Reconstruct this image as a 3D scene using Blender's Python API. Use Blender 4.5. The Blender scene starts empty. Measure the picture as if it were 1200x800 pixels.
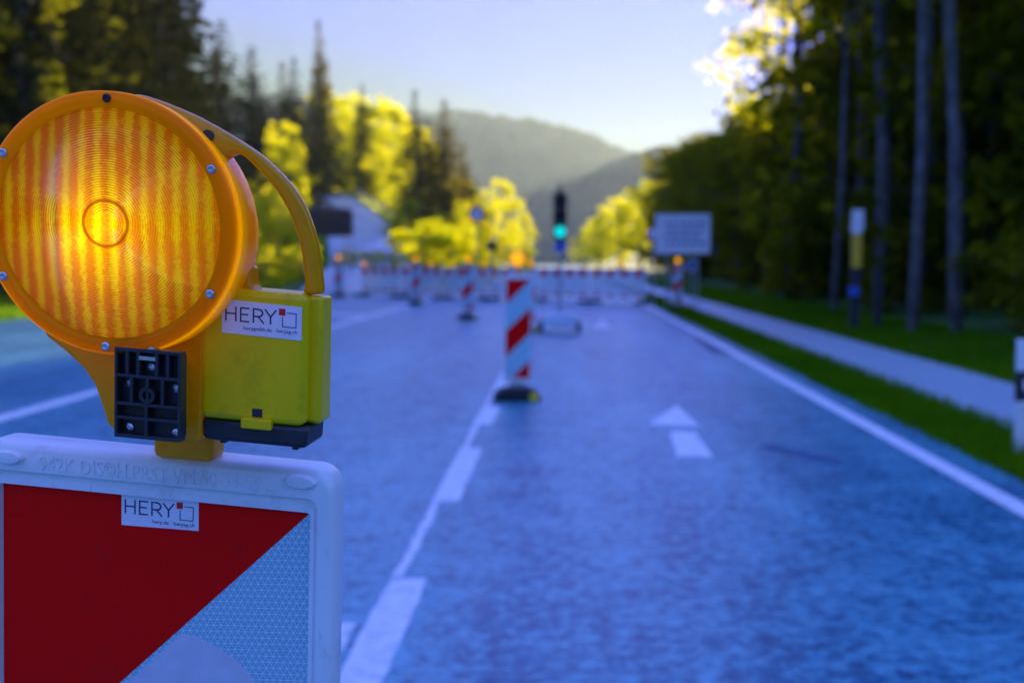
import bpy, math, random
import numpy as np
from mathutils import Vector, Matrix
R = math.radians
scene = bpy.context.scene
COL = scene.collection

# ------------------------------------------------------------------ camera
cam_data = bpy.data.cameras.new('camera')
cam = bpy.data.objects.new('camera', cam_data)
COL.objects.link(cam)
cam.location = (0, 0, 1.40)
cam.rotation_euler = (R(90 - 4.034), 0, R(2.491))
cam_data.sensor_width = 36.0
cam_data.lens = 40.0
cam_data.clip_start = 0.02
cam_data.clip_end = 9000
cam_data.dof.use_dof = True
cam_data.dof.focus_distance = 0.86
cam_data.dof.aperture_fstop = 5.2
cam_data.dof.aperture_blades = 8
scene.camera = cam

# ------------------------------------------------------------------ sky and sun
SUN_AZ, SUN_EL = R(13.6), R(8.5)
world = bpy.data.worlds.new('World')
scene.world = world
world.use_nodes = True
wn = world.node_tree
bg = wn.nodes['Background']
sky = wn.nodes.new('ShaderNodeTexSky')
sky.sky_type = 'NISHITA'
sky.sun_disc = False
sky.sun_elevation = SUN_EL
sky.sun_rotation = SUN_AZ
sky.air_density, sky.dust_density, sky.ozone_density = 3.0, 10.0, 10.0
# highlight roll-off put into the sky colour: each channel saturates towards its own cap
sep = wn.nodes.new('ShaderNodeSeparateColor')
cmb = wn.nodes.new('ShaderNodeCombineColor')
wn.links.new(sky.outputs[0], sep.inputs[0])
SKY_TOP = (2.0, 2.75, 52.0)
SKY_K = (15.0, 22.0, 0.30)
for i in range(3):
    m1 = wn.nodes.new('ShaderNodeMath'); m1.operation = 'MULTIPLY'; m1.inputs[1].default_value = -SKY_K[i]
    m2 = wn.nodes.new('ShaderNodeMath'); m2.operation = 'EXPONENT'
    m3 = wn.nodes.new('ShaderNodeMath'); m3.operation = 'SUBTRACT'; m3.inputs[0].default_value = 1.0
    m4 = wn.nodes.new('ShaderNodeMath'); m4.operation = 'MULTIPLY'; m4.inputs[1].default_value = SKY_TOP[i]
    wn.links.new(sep.outputs[i], m1.inputs[0]); wn.links.new(m1.outputs[0], m2.inputs[0])
    wn.links.new(m2.outputs[0], m3.inputs[1]); wn.links.new(m3.outputs[0], m4.inputs[0])
    wn.links.new(m4.outputs[0], cmb.inputs[i])
wn.links.new(cmb.outputs[0], bg.inputs[0])
bg.inputs[1].default_value = 0.05

sun_data = bpy.data.lights.new('sun', 'SUN')
sun_data.energy = 5.0
sun_data.angle = R(0.5)
sun_data.color = (1.0, 0.80, 0.42)
sun = bpy.data.objects.new('sun', sun_data)
COL.objects.link(sun)
sun_dir = Vector((math.sin(SUN_AZ) * math.cos(SUN_EL), math.cos(SUN_AZ) * math.cos(SUN_EL), math.sin(SUN_EL)))
sun.rotation_euler = sun_dir.to_track_quat('Z', 'Y').to_euler()
sun.location = (60, 200, 80)

vs = scene.view_settings
vs.view_transform = 'Standard'
vs.look = 'None'
vs.exposure = 1.45
vs.gamma = 1.0
vs.use_curve_mapping = False
scene.render.engine = 'CYCLES'
scene.cycles.use_denoising = True
scene.cycles.max_bounces = 8
scene.cycles.diffuse_bounces = 6
scene.cycles.transmission_bounces = 4
scene.cycles.transparent_max_bounces = 4
scene.cycles.volume_bounces = 0
scene.cycles.sample_clamp_indirect = 4.0

# ------------------------------------------------------------------ helpers
def tag(o, label=None, cat=None, group=None, kind=None):
    if label: o['label'] = label
    if cat: o['category'] = cat
    if group: o['group'] = group
    if kind: o['kind'] = kind
    return o

def empty(name, loc, label, cat, group=None, rz=0.0):
    o = bpy.data.objects.new(name, None)
    o.empty_display_size = 0.1
    COL.objects.link(o)
    o.location = loc
    o.rotation_euler = (0, 0, rz)
    return tag(o, label, cat, group)

def copy_tree(o, parent=None):
    c = o.copy()
    COL.objects.link(c)
    c.parent = parent
    for ch in list(o.children):
        copy_tree(ch, c)
    return c

class MB:
    """collects shapes into one mesh"""
    def __init__(self):
        self.v, self.f = [], []
    def add(self, v, f):
        n = len(self.v)
        self.v += [tuple(p) for p in v]
        self.f += [tuple(i + n for i in q) for q in f]
        return self
    def box(self, x0, x1, y0, y1, z0, z1):
        v = [(x0, y0, z0), (x1, y0, z0), (x1, y1, z0), (x0, y1, z0), (x0, y0, z1), (x1, y0, z1), (x1, y1, z1), (x0, y1, z1)]
        return self.add(v, [(3, 2, 1, 0), (4, 5, 6, 7), (0, 1, 5, 4), (1, 2, 6, 5), (2, 3, 7, 6), (3, 0, 4, 7)])
    def prism(self, poly, y0, y1):
        """polygon in x,z extruded along y (y0 = front, y0 < y1); counter-clockwise seen from -y"""
        n = len(poly)
        v = [(x, y0, z) for x, z in poly] + [(x, y1, z) for x, z in poly]
        f = [tuple(range(n)), tuple(reversed(range(n, 2 * n)))]
        f += [((i + 1) % n, i, n + i, n + (i + 1) % n) for i in range(n)]
        return self.add(v, f)
    def slab(self, poly, z0, z1):
        """polygon in x,y (counter-clockwise from above) extruded in z"""
        n = len(poly)
        v = [(x, y, z0) for x, y in poly] + [(x, y, z1) for x, y in poly]
        f = [tuple(reversed(range(n))), tuple(range(n, 2 * n))]
        f += [(i, (i + 1) % n, n + (i + 1) % n, n + i) for i in range(n)]
        return self.add(v, f)
    def tube(self, pts, radii, n=8, cap=True):
        pts = [Vector(p) for p in pts]
        if not hasattr(radii, '__len__'): radii = [radii] * len(pts)
        v, f = [], []
        for i, p in enumerate(pts):
            d = (pts[min(i + 1, len(pts) - 1)] - pts[max(i - 1, 0)]).normalized()
            a = d.cross(Vector((0, 1, 0)) if abs(d.y) < 0.9 else Vector((1, 0, 0))).normalized()
            b = d.cross(a)
            for k in range(n):
                t = 2 * math.pi * k / n
                v.append(p + (a * math.cos(t) + b * math.sin(t)) * radii[i])
        for i in range(len(pts) - 1):
            for k in range(n):
                f.append((i * n + k, i * n + (k + 1) % n, (i + 1) * n + (k + 1) % n, (i + 1) * n + k))
        if cap:
            f.append(tuple(reversed(range(n)))); f.append(tuple(range((len(pts) - 1) * n, len(pts) * n)))
        return self.add(v, f)
    def lathe_y(self, prof, cx, cz, n=48, close=True):
        """profile of (radius, y) spun about the y axis through (cx, cz)"""
        v, f = [], []
        for r, y in prof:
            for k in range(n):
                t = 2 * math.pi * k / n
                v.append((cx + r * math.cos(t), y, cz + r * math.sin(t)))
        for i in range(len(prof) - 1):
            for k in range(n):
                f.append((i * n + k, i * n + (k + 1) % n, (i + 1) * n + (k + 1) % n, (i + 1) * n + k))
        if close:
            f.append(tuple(reversed(range(n)))); f.append(tuple(range((len(prof) - 1) * n, len(prof) * n)))
        return self.add(v, f)
    def lathe_z(self, prof, n=24):
        v, f = [], []
        for r, z in prof:
            for k in range(n):
                t = 2 * math.pi * k / n
                v.append((r * math.cos(t), r * math.sin(t), z))
        for i in range(len(prof) - 1):
            for k in range(n):
                f.append((i * n + k, i * n + (k + 1) % n, (i + 1) * n + (k + 1) % n, (i + 1) * n + k))
        f.append(tuple(reversed(range(n)))); f.append(tuple(range((len(prof) - 1) * n, len(prof) * n)))
        return self.add(v, f)
    def stroke(self, pts, w, y0, y1):
        """flat line drawing in x,z with square ends"""
        for (x0, z0), (x1, z1) in zip(pts[:-1], pts[1:]):
            d = Vector((x1 - x0, z1 - z0)); d.normalize()
            nx, nz = -d.y * w / 2, d.x * w / 2
            ex, ez = d.x * w / 2, d.y * w / 2
            self.prism([(x0 + nx * -1 - ex, z0 - nz - ez), (x1 - nx + ex, z1 - nz + ez), (x1 + nx + ex, z1 + nz + ez), (x0 + nx - ex, z0 + nz - ez)], y0, y1)
        return self
    def build(self, name, mat, parent=None, xf=None, smooth=False, bevel=0, seg=2, angle=35):
        vs_ = self.v if xf is None else [xf(p) for p in self.v]
        me = bpy.data.meshes.new(name)
        me.from_pydata([tuple(p) for p in vs_], [], self.f)
        me.validate()
        if smooth:
            me.shade_smooth() if hasattr(me, 'shade_smooth') else None
            me.polygons.foreach_set('use_smooth', [True] * len(me.polygons))
            if smooth == 'auto':
                try: me.set_sharp_from_angle(angle=R(angle))
                except Exception: pass
        o = bpy.data.objects.new(name, me)
        me.materials.append(mat)
        COL.objects.link(o)
        o.parent = parent
        if bevel:
            b = o.modifiers.new('bevel', 'BEVEL'); b.width = bevel; b.segments = seg; b.limit_method = 'ANGLE'; b.angle_limit = R(40)
        return o

def text_mesh(body, size, align='LEFT', depth=0.0003):
    cu = bpy.data.curves.new('lettering', 'FONT')
    cu.body = body; cu.size = size; cu.align_x = align; cu.extrude = depth; cu.resolution_u = 2
    o = bpy.data.objects.new('lettering', cu)
    COL.objects.link(o)
    dg = bpy.context.evaluated_depsgraph_get()
    me = bpy.data.meshes.new_from_object(o.evaluated_get(dg))
    v = [tuple(p.co) for p in me.vertices]; f = [tuple(p.vertices) for p in me.polygons]
    bpy.data.objects.remove(o); bpy.data.curves.remove(cu); bpy.data.meshes.remove(me)
    return v, f

# ------------------------------------------------------------------ materials
def new_mat(name):
    m = bpy.data.materials.new(name); m.use_nodes = True
    return m, m.node_tree, m.node_tree.nodes['Principled BSDF']

def plain(name, col, rough=0.5, noise=0.12, scale=30.0, metallic=0.0, spec=0.5, coat=0.0, trans=None, bump=0.0, dirt=0.0, dirt_col=(0.10, 0.10, 0.09), dirt_scale=6.0):
    """one colour with slight wear; trans = colour and share of light let through"""
    m, nt, p = new_mat(name)
    tc = nt.nodes.new('ShaderNodeTexCoord')
    nz = nt.nodes.new('ShaderNodeTexNoise'); nz.inputs['Scale'].default_value = scale; nz.inputs['Detail'].default_value = 6
    nt.links.new(tc.outputs['Object'], nz.inputs['Vector'])
    rp = nt.nodes.new('ShaderNodeMapRange'); rp.inputs[1].default_value = 0.3; rp.inputs[2].default_value = 0.7
    rp.inputs[3].default_value = 1 - noise; rp.inputs[4].default_value = 1 + noise
    nt.links.new(nz.outputs[0], rp.inputs[0])
    mx = nt.nodes.new('ShaderNodeVectorMath'); mx.operation = 'SCALE'; mx.inputs[0].default_value = col
    nt.links.new(rp.outputs[0], mx.inputs['Scale'])
    colour = mx.outputs[0]
    if dirt:      # grime blotches plus fine scratches
        for sc_, stretch, lo, hi, amt in ((dirt_scale, (1, 1, 1), 0.52, 0.74, dirt), (dirt_scale * 9, (1, 1, 0.12), 0.62, 0.72, dirt * 0.9)):
            mpg = nt.nodes.new('ShaderNodeMapping'); mpg.inputs['Scale'].default_value = stretch
            mpg.inputs['Rotation'].default_value = (0.2, 0.5, 0.1) if stretch[2] < 1 else (0, 0, 0)
            dn = nt.nodes.new('ShaderNodeTexNoise'); dn.inputs['Scale'].default_value = sc_; dn.inputs['Detail'].default_value = 9; dn.inputs['Roughness'].default_value = 0.72
            nt.links.new(tc.outputs['Object'], mpg.inputs[0]); nt.links.new(mpg.outputs[0], dn.inputs['Vector'])
            dr = nt.nodes.new('ShaderNodeMapRange'); dr.inputs[1].default_value = lo; dr.inputs[2].default_value = hi; dr.inputs[4].default_value = amt
            nt.links.new(dn.outputs[0], dr.inputs[0])
            dm = nt.nodes.new('ShaderNodeMix'); dm.data_type = 'RGBA'; dm.inputs[7].default_value = (*dirt_col, 1)
            nt.links.new(dr.outputs[0], dm.inputs[0]); nt.links.new(colour, dm.inputs[6]); colour = dm.outputs[2]
    nt.links.new(colour, p.inputs['Base Color'])
    p.inputs['Roughness'].default_value = rough; p.inputs['Metallic'].default_value = metallic
    p.inputs['Specular IOR Level'].default_value = spec; p.inputs['Coat Weight'].default_value = coat
    p.inputs['Coat Roughness'].default_value = 0.08
    if bump:
        b = nt.nodes.new('ShaderNodeBump'); b.inputs['Strength'].default_value = bump; b.inputs['Distance'].default_value = 0.002
        nt.links.new(nz.outputs[0], b.inputs['Height']); nt.links.new(b.outputs[0], p.inputs['Normal'])
    if trans:
        t = nt.nodes.new('ShaderNodeBsdfTranslucent'); t.inputs[0].default_value = (*trans[0], 1)
        ms = nt.nodes.new('ShaderNodeMixShader'); ms.inputs[0].default_value = trans[1]
        out = nt.nodes['Material Output']
        nt.links.new(p.outputs[0], ms.inputs[1]); nt.links.new(t.outputs[0], ms.inputs[2]); nt.links.new(ms.outputs[0], out.inputs[0])
    return m

def leaf_mat(name, ca, cb, ta, share, scale=0.5):
    """leaves: two tints mixed by clump, plus light let through"""
    m, nt, p = new_mat(name)
    nt.nodes.remove(p)
    tc = nt.nodes.new('ShaderNodeTexCoord'); nz = nt.nodes.new('ShaderNodeTexNoise')
    nz.inputs['Scale'].default_value = scale; nz.inputs['Detail'].default_value = 3
    nt.links.new(tc.outputs['Object'], nz.inputs['Vector'])
    rp = nt.nodes.new('ShaderNodeMapRange'); rp.inputs[1].default_value = 0.35; rp.inputs[2].default_value = 0.65
    nt.links.new(nz.outputs[0], rp.inputs[0])
    mc = nt.nodes.new('ShaderNodeMix'); mc.data_type = 'RGBA'
    mc.inputs[6].default_value = (*ca, 1); mc.inputs[7].default_value = (*cb, 1)
    nt.links.new(rp.outputs[0], mc.inputs[0])
    d = nt.nodes.new('ShaderNodeBsdfDiffuse'); t = nt.nodes.new('ShaderNodeBsdfTranslucent')
    mt_ = nt.nodes.new('ShaderNodeMix'); mt_.data_type = 'RGBA'
    mt_.inputs[6].default_value = (ta[0] * .70, ta[1] * .80, ta[2], 1); mt_.inputs[7].default_value = (*ta, 1)
    nt.links.new(rp.outputs[0], mt_.inputs[0]); nt.links.new(mt_.outputs[2], t.inputs[0])
    nt.links.new(mc.outputs[2], d.inputs[0])
    ms = nt.nodes.new('ShaderNodeMixShader'); ms.inputs[0].default_value = share
    nt.links.new(d.outputs[0], ms.inputs[1]); nt.links.new(t.outputs[0], ms.inputs[2])
    nt.links.new(ms.outputs[0], nt.nodes['Material Output'].inputs[0])
    return m

def asphalt_mat(name, base, light, dark):
    m, nt, p = new_mat(name)
    L = nt.links
    tc = nt.nodes.new('ShaderNodeTexCoord')
    def noise(scale, detail=4, rough=0.6, vec=None):
        n = nt.nodes.new('ShaderNodeTexNoise'); n.inputs['Scale'].default_value = scale
        n.inputs['Detail'].default_value = detail; n.inputs['Roughness'].default_value = rough
        L.new(vec or tc.outputs['Object'], n.inputs['Vector']); return n
    def mrange(src, a, b, c=0.0, d=1.0):
        r = nt.nodes.new('ShaderNodeMapRange'); r.inputs[1].default_value = a; r.inputs[2].default_value = b
        r.inputs[3].default_value = c; r.inputs[4].default_value = d; L.new(src, r.inputs[0]); return r.outputs[0]
    def mixc(fac, a, b):
        x = nt.nodes.new('ShaderNodeMix'); x.data_type = 'RGBA'
        if isinstance(fac, float): x.inputs[0].default_value = fac
        else: L.new(fac, x.inputs[0])
        for s, k in ((a, 6), (b, 7)):
            if isinstance(s, tuple): x.inputs[k].default_value = (*s, 1)
            else: L.new(s, x.inputs[k])
        return x.outputs[2]
    mp = nt.nodes.new('ShaderNodeMapping'); mp.inputs['Scale'].default_value = (1.0, 0.12, 1.0)
    L.new(tc.outputs['Object'], mp.inputs[0])
    tracks = noise(0.9, 5, 0.65, mp.outputs[0])        # wear drawn out along the lane
    patch = noise(0.45, 6, 0.7)
    grit = noise(70, 3, 0.7)
    stone = nt.nodes.new('ShaderNodeTexVoronoi'); stone.inputs['Scale'].default_value = 55
    L.new(tc.outputs['Object'], stone.inputs['Vector'])
    c = mixc(mrange(tracks.outputs[0], 0.42, 0.66), base, light)
    c = mixc(mrange(patch.outputs[0], 0.56, 0.72), c, dark)
    c = mixc(mrange(grit.outputs[0], 0.45, 0.75, 0, 0.75), c, dark)
    c = mixc(mrange(stone.outputs['Distance'], 0.0, 0.28, 0.55, 0.0), c, light)
    mid = noise(9, 6, 0.75)
    c = mixc(mrange(mid.outputs[0], 0.5, 0.66, 0, 0.75), c, light)
    agg = noise(15, 4, 0.7)
    c = mixc(mrange(agg.outputs[0], 0.52, 0.63, 0, 0.9), c, light)
    c = mixc(mrange(agg.outputs[0], 0.48, 0.38, 0, 0.95), c, dark)
    worn = noise(2.6, 8, 0.8)
    c = mixc(mrange(worn.outputs[0], 0.50, 0.64, 0, 0.6), c, light)
    c = mixc(mrange(worn.outputs[0], 0.46, 0.36, 0, 0.8), c, dark)
    L.new(c, p.inputs['Base Color'])
    p.inputs['Roughness'].default_value = 0.42
    p.inputs['Specular IOR Level'].default_value = 0.5
    b = nt.nodes.new('ShaderNodeBump'); b.inputs['Strength'].default_value = 0.25; b.inputs['Distance'].default_value = 0.006
    L.new(stone.outputs['Distance'], b.inputs['Height']); L.new(b.outputs[0], p.inputs['Normal'])
    return m

M = {}
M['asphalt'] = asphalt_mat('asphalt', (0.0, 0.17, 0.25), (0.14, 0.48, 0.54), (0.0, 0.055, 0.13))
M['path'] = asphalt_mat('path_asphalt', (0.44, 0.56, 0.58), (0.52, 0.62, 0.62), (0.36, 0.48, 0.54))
M['paint'] = plain('road_paint', (0.90, 0.90, 0.88), 0.6, 0.12, 14, bump=0.4, dirt=0.6, dirt_col=(0.10, 0.24, 0.34), dirt_scale=9)
M['grass_soil'] = plain('grass_soil', (0.03, 0.13, 0.004), 0.9, 0.4, 1.5)
M['soil'] = plain('forest_floor', (0.04, 0.045, 0.02), 0.95, 0.4, 1.0)
M['white_plastic'] = plain('white_plastic', (0.84, 0.92, 0.91), 0.38, 0.05, 9, dirt=0.5, dirt_col=(0.22, 0.24, 0.22), dirt_scale=14)
M['yellow_plastic'] = plain('yellow_plastic', (0.95, 0.56, 0.0), 0.24, 0.04, 20, spec=0.5, dirt=0.45, dirt_col=(0.35, 0.16, 0.0), dirt_scale=22, trans=((1.0, 0.58, 0.0), 0.42))
M['box_plastic'] = plain('box_plastic', (0.95, 0.68, 0.0), 0.35, 0.05, 20, spec=0.3, dirt=0.5, dirt_col=(0.40, 0.25, 0.0), dirt_scale=26)
M['black_plastic'] = plain('black_plastic', (0.022, 0.025, 0.032), 0.42, 0.3, 40)
M['rubber'] = plain('black_rubber', (0.02, 0.02, 0.022), 0.75, 0.3, 12)
M['red'] = plain('red_foil', (0.95, 0.002, 0.002), 0.5, 0.10, 5, spec=0.08, dirt=0.3, dirt_col=(0.45, 0.0, 0.0), dirt_scale=16)
M['sticker'] = plain('sticker_paper', (0.86, 0.87, 0.92), 0.45, 0.03, 40)
M['ink'] = plain('navy_ink', (0.02, 0.035, 0.12), 0.5, 0.05, 40)
M['ink_red'] = plain('red_ink', (0.75, 0.01, 0.02), 0.5, 0.05, 40)
M['steel'] = plain('screw_steel', (0.62, 0.64, 0.68), 0.3, 0.15, 200, metallic=1.0)
M['rust'] = plain('rusty_screw', (0.06, 0.045, 0.03), 0.6, 0.4, 300, metallic=0.4)
M['galv'] = plain('galvanised_steel', (0.5, 0.52, 0.55), 0.45, 0.15, 12, metallic=0.8)
M['sign_white'] = plain('sign_white', (0.90, 0.94, 0.94), 0.5, 0.05, 3)
M['ink_blue'] = plain('print_blue', (0.10, 0.14, 0.42), 0.5, 0.1, 3)
M['sign_back'] = plain('sign_back_dark', (0.03, 0.035, 0.045), 0.6, 0.2, 3)
M['sign_blue'] = plain('sign_blue', (0.02, 0.14, 0.55), 0.5, 0.08, 3)
M['sign_yellow'] = plain('sign_yellow', (0.85, 0.55, 0.03), 0.5, 0.08, 3)
M['cart_blue'] = plain('cart_grey_blue', (0.62, 0.74, 0.84), 0.5, 0.1, 6)
M['amber_small'] = plain('amber_lens', (0.95, 0.33, 0.0), 0.25, 0.08, 60)
_p = M['amber_small'].node_tree.nodes['Principled BSDF']; _p.inputs['Emission Color'].default_value = (1.0, 0.42, 0.0, 1); _p.inputs['Emission Strength'].default_value = 0.42
M['reflector_yellow'] = plain('yellow_reflector', (0.95, 0.70, 0.02), 0.3, 0.05, 60)
M['bark'] = plain('bark', (0.14, 0.12, 0.12), 0.9, 0.45, 4, bump=0.6)
M['bark_birch'] = plain('pale_bark', (0.13, 0.12, 0.12), 0.85, 0.6, 3, bump=0.5)
M['leaf_yellow'] = leaf_mat('spring_leaves_sun_tint', (0.12, 0.15, 0.003), (0.38, 0.30, 0.003), (1.0, 0.93, 0.003), 0.8)  # spring yellow with extra sunlight put into the tint and the light let through
M['leaf_green'] = leaf_mat('spring_leaves_green', (0.08, 0.10, 0.004), (0.15, 0.14, 0.005), (0.36, 0.36, 0.006), 0.5)
M['leaf_dark'] = leaf_mat('shade_tinted_leaves', (0.03, 0.06, 0.005), (0.06, 0.07, 0.006), (0.46, 0.42, 0.006), 0.5)  # dark copy of the leaves, the wood's shade put into the tint
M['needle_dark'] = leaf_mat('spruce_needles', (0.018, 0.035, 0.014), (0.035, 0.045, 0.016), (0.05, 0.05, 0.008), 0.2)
M['needle_warm'] = leaf_mat('spruce_needles_warm', (0.05, 0.06, 0.012), (0.09, 0.08, 0.012), (0.25, 0.19, 0.01), 0.4)
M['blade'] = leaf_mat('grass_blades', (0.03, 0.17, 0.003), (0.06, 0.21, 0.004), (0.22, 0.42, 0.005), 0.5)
M['hill'] = leaf_mat('far_forest', (0.06, 0.09, 0.07), (0.11, 0.13, 0.09), (0.05, 0.05, 0.01), 0.1, 0.02)

def amber_lens_mat():
    m, nt, p = new_mat('amber_ribbed_lens')
    L = nt.links
    tc = nt.nodes.new('ShaderNodeTexCoord')
    sx = nt.nodes.new('ShaderNodeSeparateXYZ'); L.new(tc.outputs['Object'], sx.inputs[0])
    def math_(op, a, b=None):
        n = nt.nodes.new('ShaderNodeMath'); n.operation = op
        for k, s in enumerate((a, b)):
            if s is None: continue
            if isinstance(s, (int, float)): n.inputs[k].default_value = s
            else: L.new(s, n.inputs[k])
        return n.outputs[0]
    nz = nt.nodes.new('ShaderNodeTexNoise'); nz.inputs['Scale'].default_value = 120; nz.inputs['Detail'].default_value = 4
    L.new(tc.outputs['Object'], nz.inputs['Vector'])
    wob = math_('MULTIPLY', math_('SUBTRACT', nz.outputs[0], 0.5), 0.0008)
    rib = math_('SINE', math_('MULTIPLY', math_('ADD', sx.outputs[0], wob), 2 * math.pi / 0.0112))
    step = nt.nodes.new('ShaderNodeMapRange'); step.interpolation_type = 'SMOOTHSTEP'
    nz2 = nt.nodes.new('ShaderNodeTexNoise'); nz2.inputs['Scale'].default_value = 45; nz2.inputs['Detail'].default_value = 5
    L.new(tc.outputs['Object'], nz2.inputs['Vector'])
    nz3 = nt.nodes.new('ShaderNodeTexNoise'); nz3.inputs['Scale'].default_value = 420; nz3.inputs['Detail'].default_value = 2
    L.new(tc.outputs['Object'], nz3.inputs['Vector'])
    varied = math_('ADD', math_('MULTIPLY', rib, 0.75), math_('ADD', math_('MULTIPLY', math_('SUBTRACT', nz2.outputs[0], 0.5), 2.6), math_('MULTIPLY', math_('SUBTRACT', nz3.outputs[0], 0.5), 2.4)))
    step.inputs[1].default_value = -0.8; step.inputs[2].default_value = 0.9; L.new(varied, step.inputs[0])
    mc = nt.nodes.new('ShaderNodeMix'); mc.data_type = 'RGBA'
    mc.inputs[6].default_value = (0.88, 0.38, 0.0, 1); mc.inputs[7].default_value = (1.0, 0.86, 0.0, 1)
    L.new(step.outputs[0], mc.inputs[0])
    d = nt.nodes.new('ShaderNodeBsdfDiffuse'); t = nt.nodes.new('ShaderNodeBsdfTranslucent'); g = nt.nodes.new('ShaderNodeBsdfGlossy')
    g.inputs['Roughness'].default_value = 0.16
    L.new(mc.outputs[2], d.inputs[0]); L.new(mc.outputs[2], t.inputs[0])
    bp = nt.nodes.new('ShaderNodeBump'); bp.inputs['Strength'].default_value = 0.8; bp.inputs['Distance'].default_value = 0.0012
    L.new(rib, bp.inputs['Height'])
    for s in (d, t): L.new(bp.outputs[0], s.inputs['Normal'])
    a = nt.nodes.new('ShaderNodeMixShader'); a.inputs[0].default_value = 0.62
    L.new(d.outputs[0], a.inputs[1]); L.new(t.outputs[0], a.inputs[2])
    b = nt.nodes.new('ShaderNodeMixShader'); fr = nt.nodes.new('ShaderNodeFresnel'); fr.inputs[0].default_value = 1.22
    L.new(fr.outputs[0], b.inputs[0]); L.new(a.outputs[0], b.inputs[1]); L.new(g.outputs[0], b.inputs[2])
    nt.nodes.remove(p)
    L.new(b.outputs[0], nt.nodes['Material Output'].inputs[0])
    return m
M['lens'] = amber_lens_mat()
M['amber'] = plain('amber_plastic', (1.0, 0.52, 0.0), 0.22, 0.08, 60, spec=0.35, trans=((1.0, 0.55, 0.0), 0.85))

def prism_foil_mat(name, base, line):
    """white retro-reflective sheeting: fine triangular cell pattern"""
    m, nt, p = new_mat(name)
    L = nt.links
    tc = nt.nodes.new('ShaderNodeTexCoord')
    best = None
    for a in (0, 60, 120):
        dp = nt.nodes.new('ShaderNodeVectorMath'); dp.operation = 'DOT_PRODUCT'
        dp.inputs[1].default_value = (math.sin(R(a)) / 0.00485, 0, math.cos(R(a)) / 0.00485)
        L.new(tc.outputs['Object'], dp.inputs[0])
        fr = nt.nodes.new('ShaderNodeMath'); fr.operation = 'FRACT'; L.new(dp.outputs['Value'], fr.inputs[0])
        s = nt.nodes.new('ShaderNodeMath'); s.operation = 'SUBTRACT'; L.new(fr.outputs[0], s.inputs[0]); s.inputs[1].default_value = 0.5
        ab = nt.nodes.new('ShaderNodeMath'); ab.operation = 'ABSOLUTE'; L.new(s.outputs[0], ab.inputs[0])
        if best is None: best = ab.outputs[0]
        else:
            mx = nt.nodes.new('ShaderNodeMath'); mx.operation = 'MAXIMUM'; L.new(best, mx.inputs[0]); L.new(ab.outputs[0], mx.inputs[1]); best = mx.outputs[0]
    r = nt.nodes.new('ShaderNodeMapRange'); r.interpolation_type = 'SMOOTHSTEP'
    r.inputs[1].default_value = 0.42; r.inputs[2].default_value = 0.495; L.new(best, r.inputs[0])
    mc = nt.nodes.new('ShaderNodeMix'); mc.data_type = 'RGBA'
    mc.inputs[6].default_value = (*base, 1); mc.inputs[7].default_value = (*line, 1)
    L.new(r.outputs[0], mc.inputs[0]); L.new(mc.outputs[2], p.inputs['Base Color'])
    p.inputs['Roughness'].default_value = 0.45
    p.inputs['Specular IOR Level'].default_value = 0.12 if base[1] < .1 else .5
    # dried splashes and rubbed spots
    dn = nt.nodes.new('ShaderNodeTexNoise'); dn.inputs['Scale'].default_value = 34; dn.inputs['Detail'].default_value = 10; dn.inputs['Roughness'].default_value = .75
    L.new(tc.outputs['Object'], dn.inputs['Vector'])
    dr = nt.nodes.new('ShaderNodeMapRange'); dr.inputs[1].default_value = .58; dr.inputs[2].default_value = .74; dr.inputs[4].default_value = .55
    L.new(dn.outputs[0], dr.inputs[0])
    dm = nt.nodes.new('ShaderNodeMix'); dm.data_type = 'RGBA'; dm.inputs[7].default_value = tuple(c * .35 + .02 for c in base) + (1,)
    L.new(dr.outputs[0], dm.inputs[0]); L.new(mc.outputs[2], dm.inputs[6]); L.new(dm.outputs[2], p.inputs['Base Color'])
    return m
M['foil'] = prism_foil_mat('prismatic_foil', (0.24, 0.58, 0.66), (0.85, 0.97, 1.0))
M['red_cells'] = prism_foil_mat('red_prismatic_foil', (0.95, 0.001, 0.001), (1.0, 0.004, 0.003))
M['disc'] = plain('painted_reflection', (0.66, 0.68, 0.76), 0.5, 0.06, 60)

def glow(name, col, strength):
    m, nt, p = new_mat(name)
    p.inputs['Base Color'].default_value = (*col, 1)
    p.inputs['Emission Color'].default_value = (*col, 1)
    p.inputs['Emission Strength'].default_value = strength
    return m
M['green_signal'] = glow('green_signal_lens', (0.0, 0.62, 0.60), 0.45)
M['dark_signal'] = plain('unlit_signal_lens', (0.05, 0.02, 0.015), 0.2, 0.1, 20)

# ------------------------------------------------------------------ terrain
RAMP = [(-9.0, 50, 0.0), (-11.2, 68, 1.2), (-16.5, 92, 4.4), (-25.0, 120, 8.4), (-40, 160, 13.0)]
def smooth(a, b, x):
    t = min(1, max(0, (x - a) / (b - a)))
    return t * t * (3 - 2 * t)
def ramp_at(x, y):
    best = (1e9, 0)
    for (x0, y0, z0), (x1, y1, z1) in zip(RAMP[:-1], RAMP[1:]):
        dx, dy = x1 - x0, y1 - y0
        t = max(0, min(1, ((x - x0) * dx + (y - y0) * dy) / (dx * dx + dy * dy)))
        d = math.hypot(x - x0 - t * dx, y - y0 - t * dy)
        if d < best[0]: best = (d, z0 + t * (z1 - z0))
    return best
def terrain(x, y):
    z = -0.05
    d = -13.3 - x
    if d > 0: z += min(0.10 * min(d, 5) + 0.34 * max(0, d - 5), 40)
    d = x - 6.0
    if d > 0: z += min(0.10 * min(d, 8) + 0.30 * max(0, d - 8), 30)
    if 48 < y < 200:
        dist, rz = ramp_at(x, y)
        if dist < 16 and x < -5.5:
            w = 1 - smooth(2.6, 13, dist)
            z = z * (1 - w) + (rz - 0.08) * w
    return z

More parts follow.
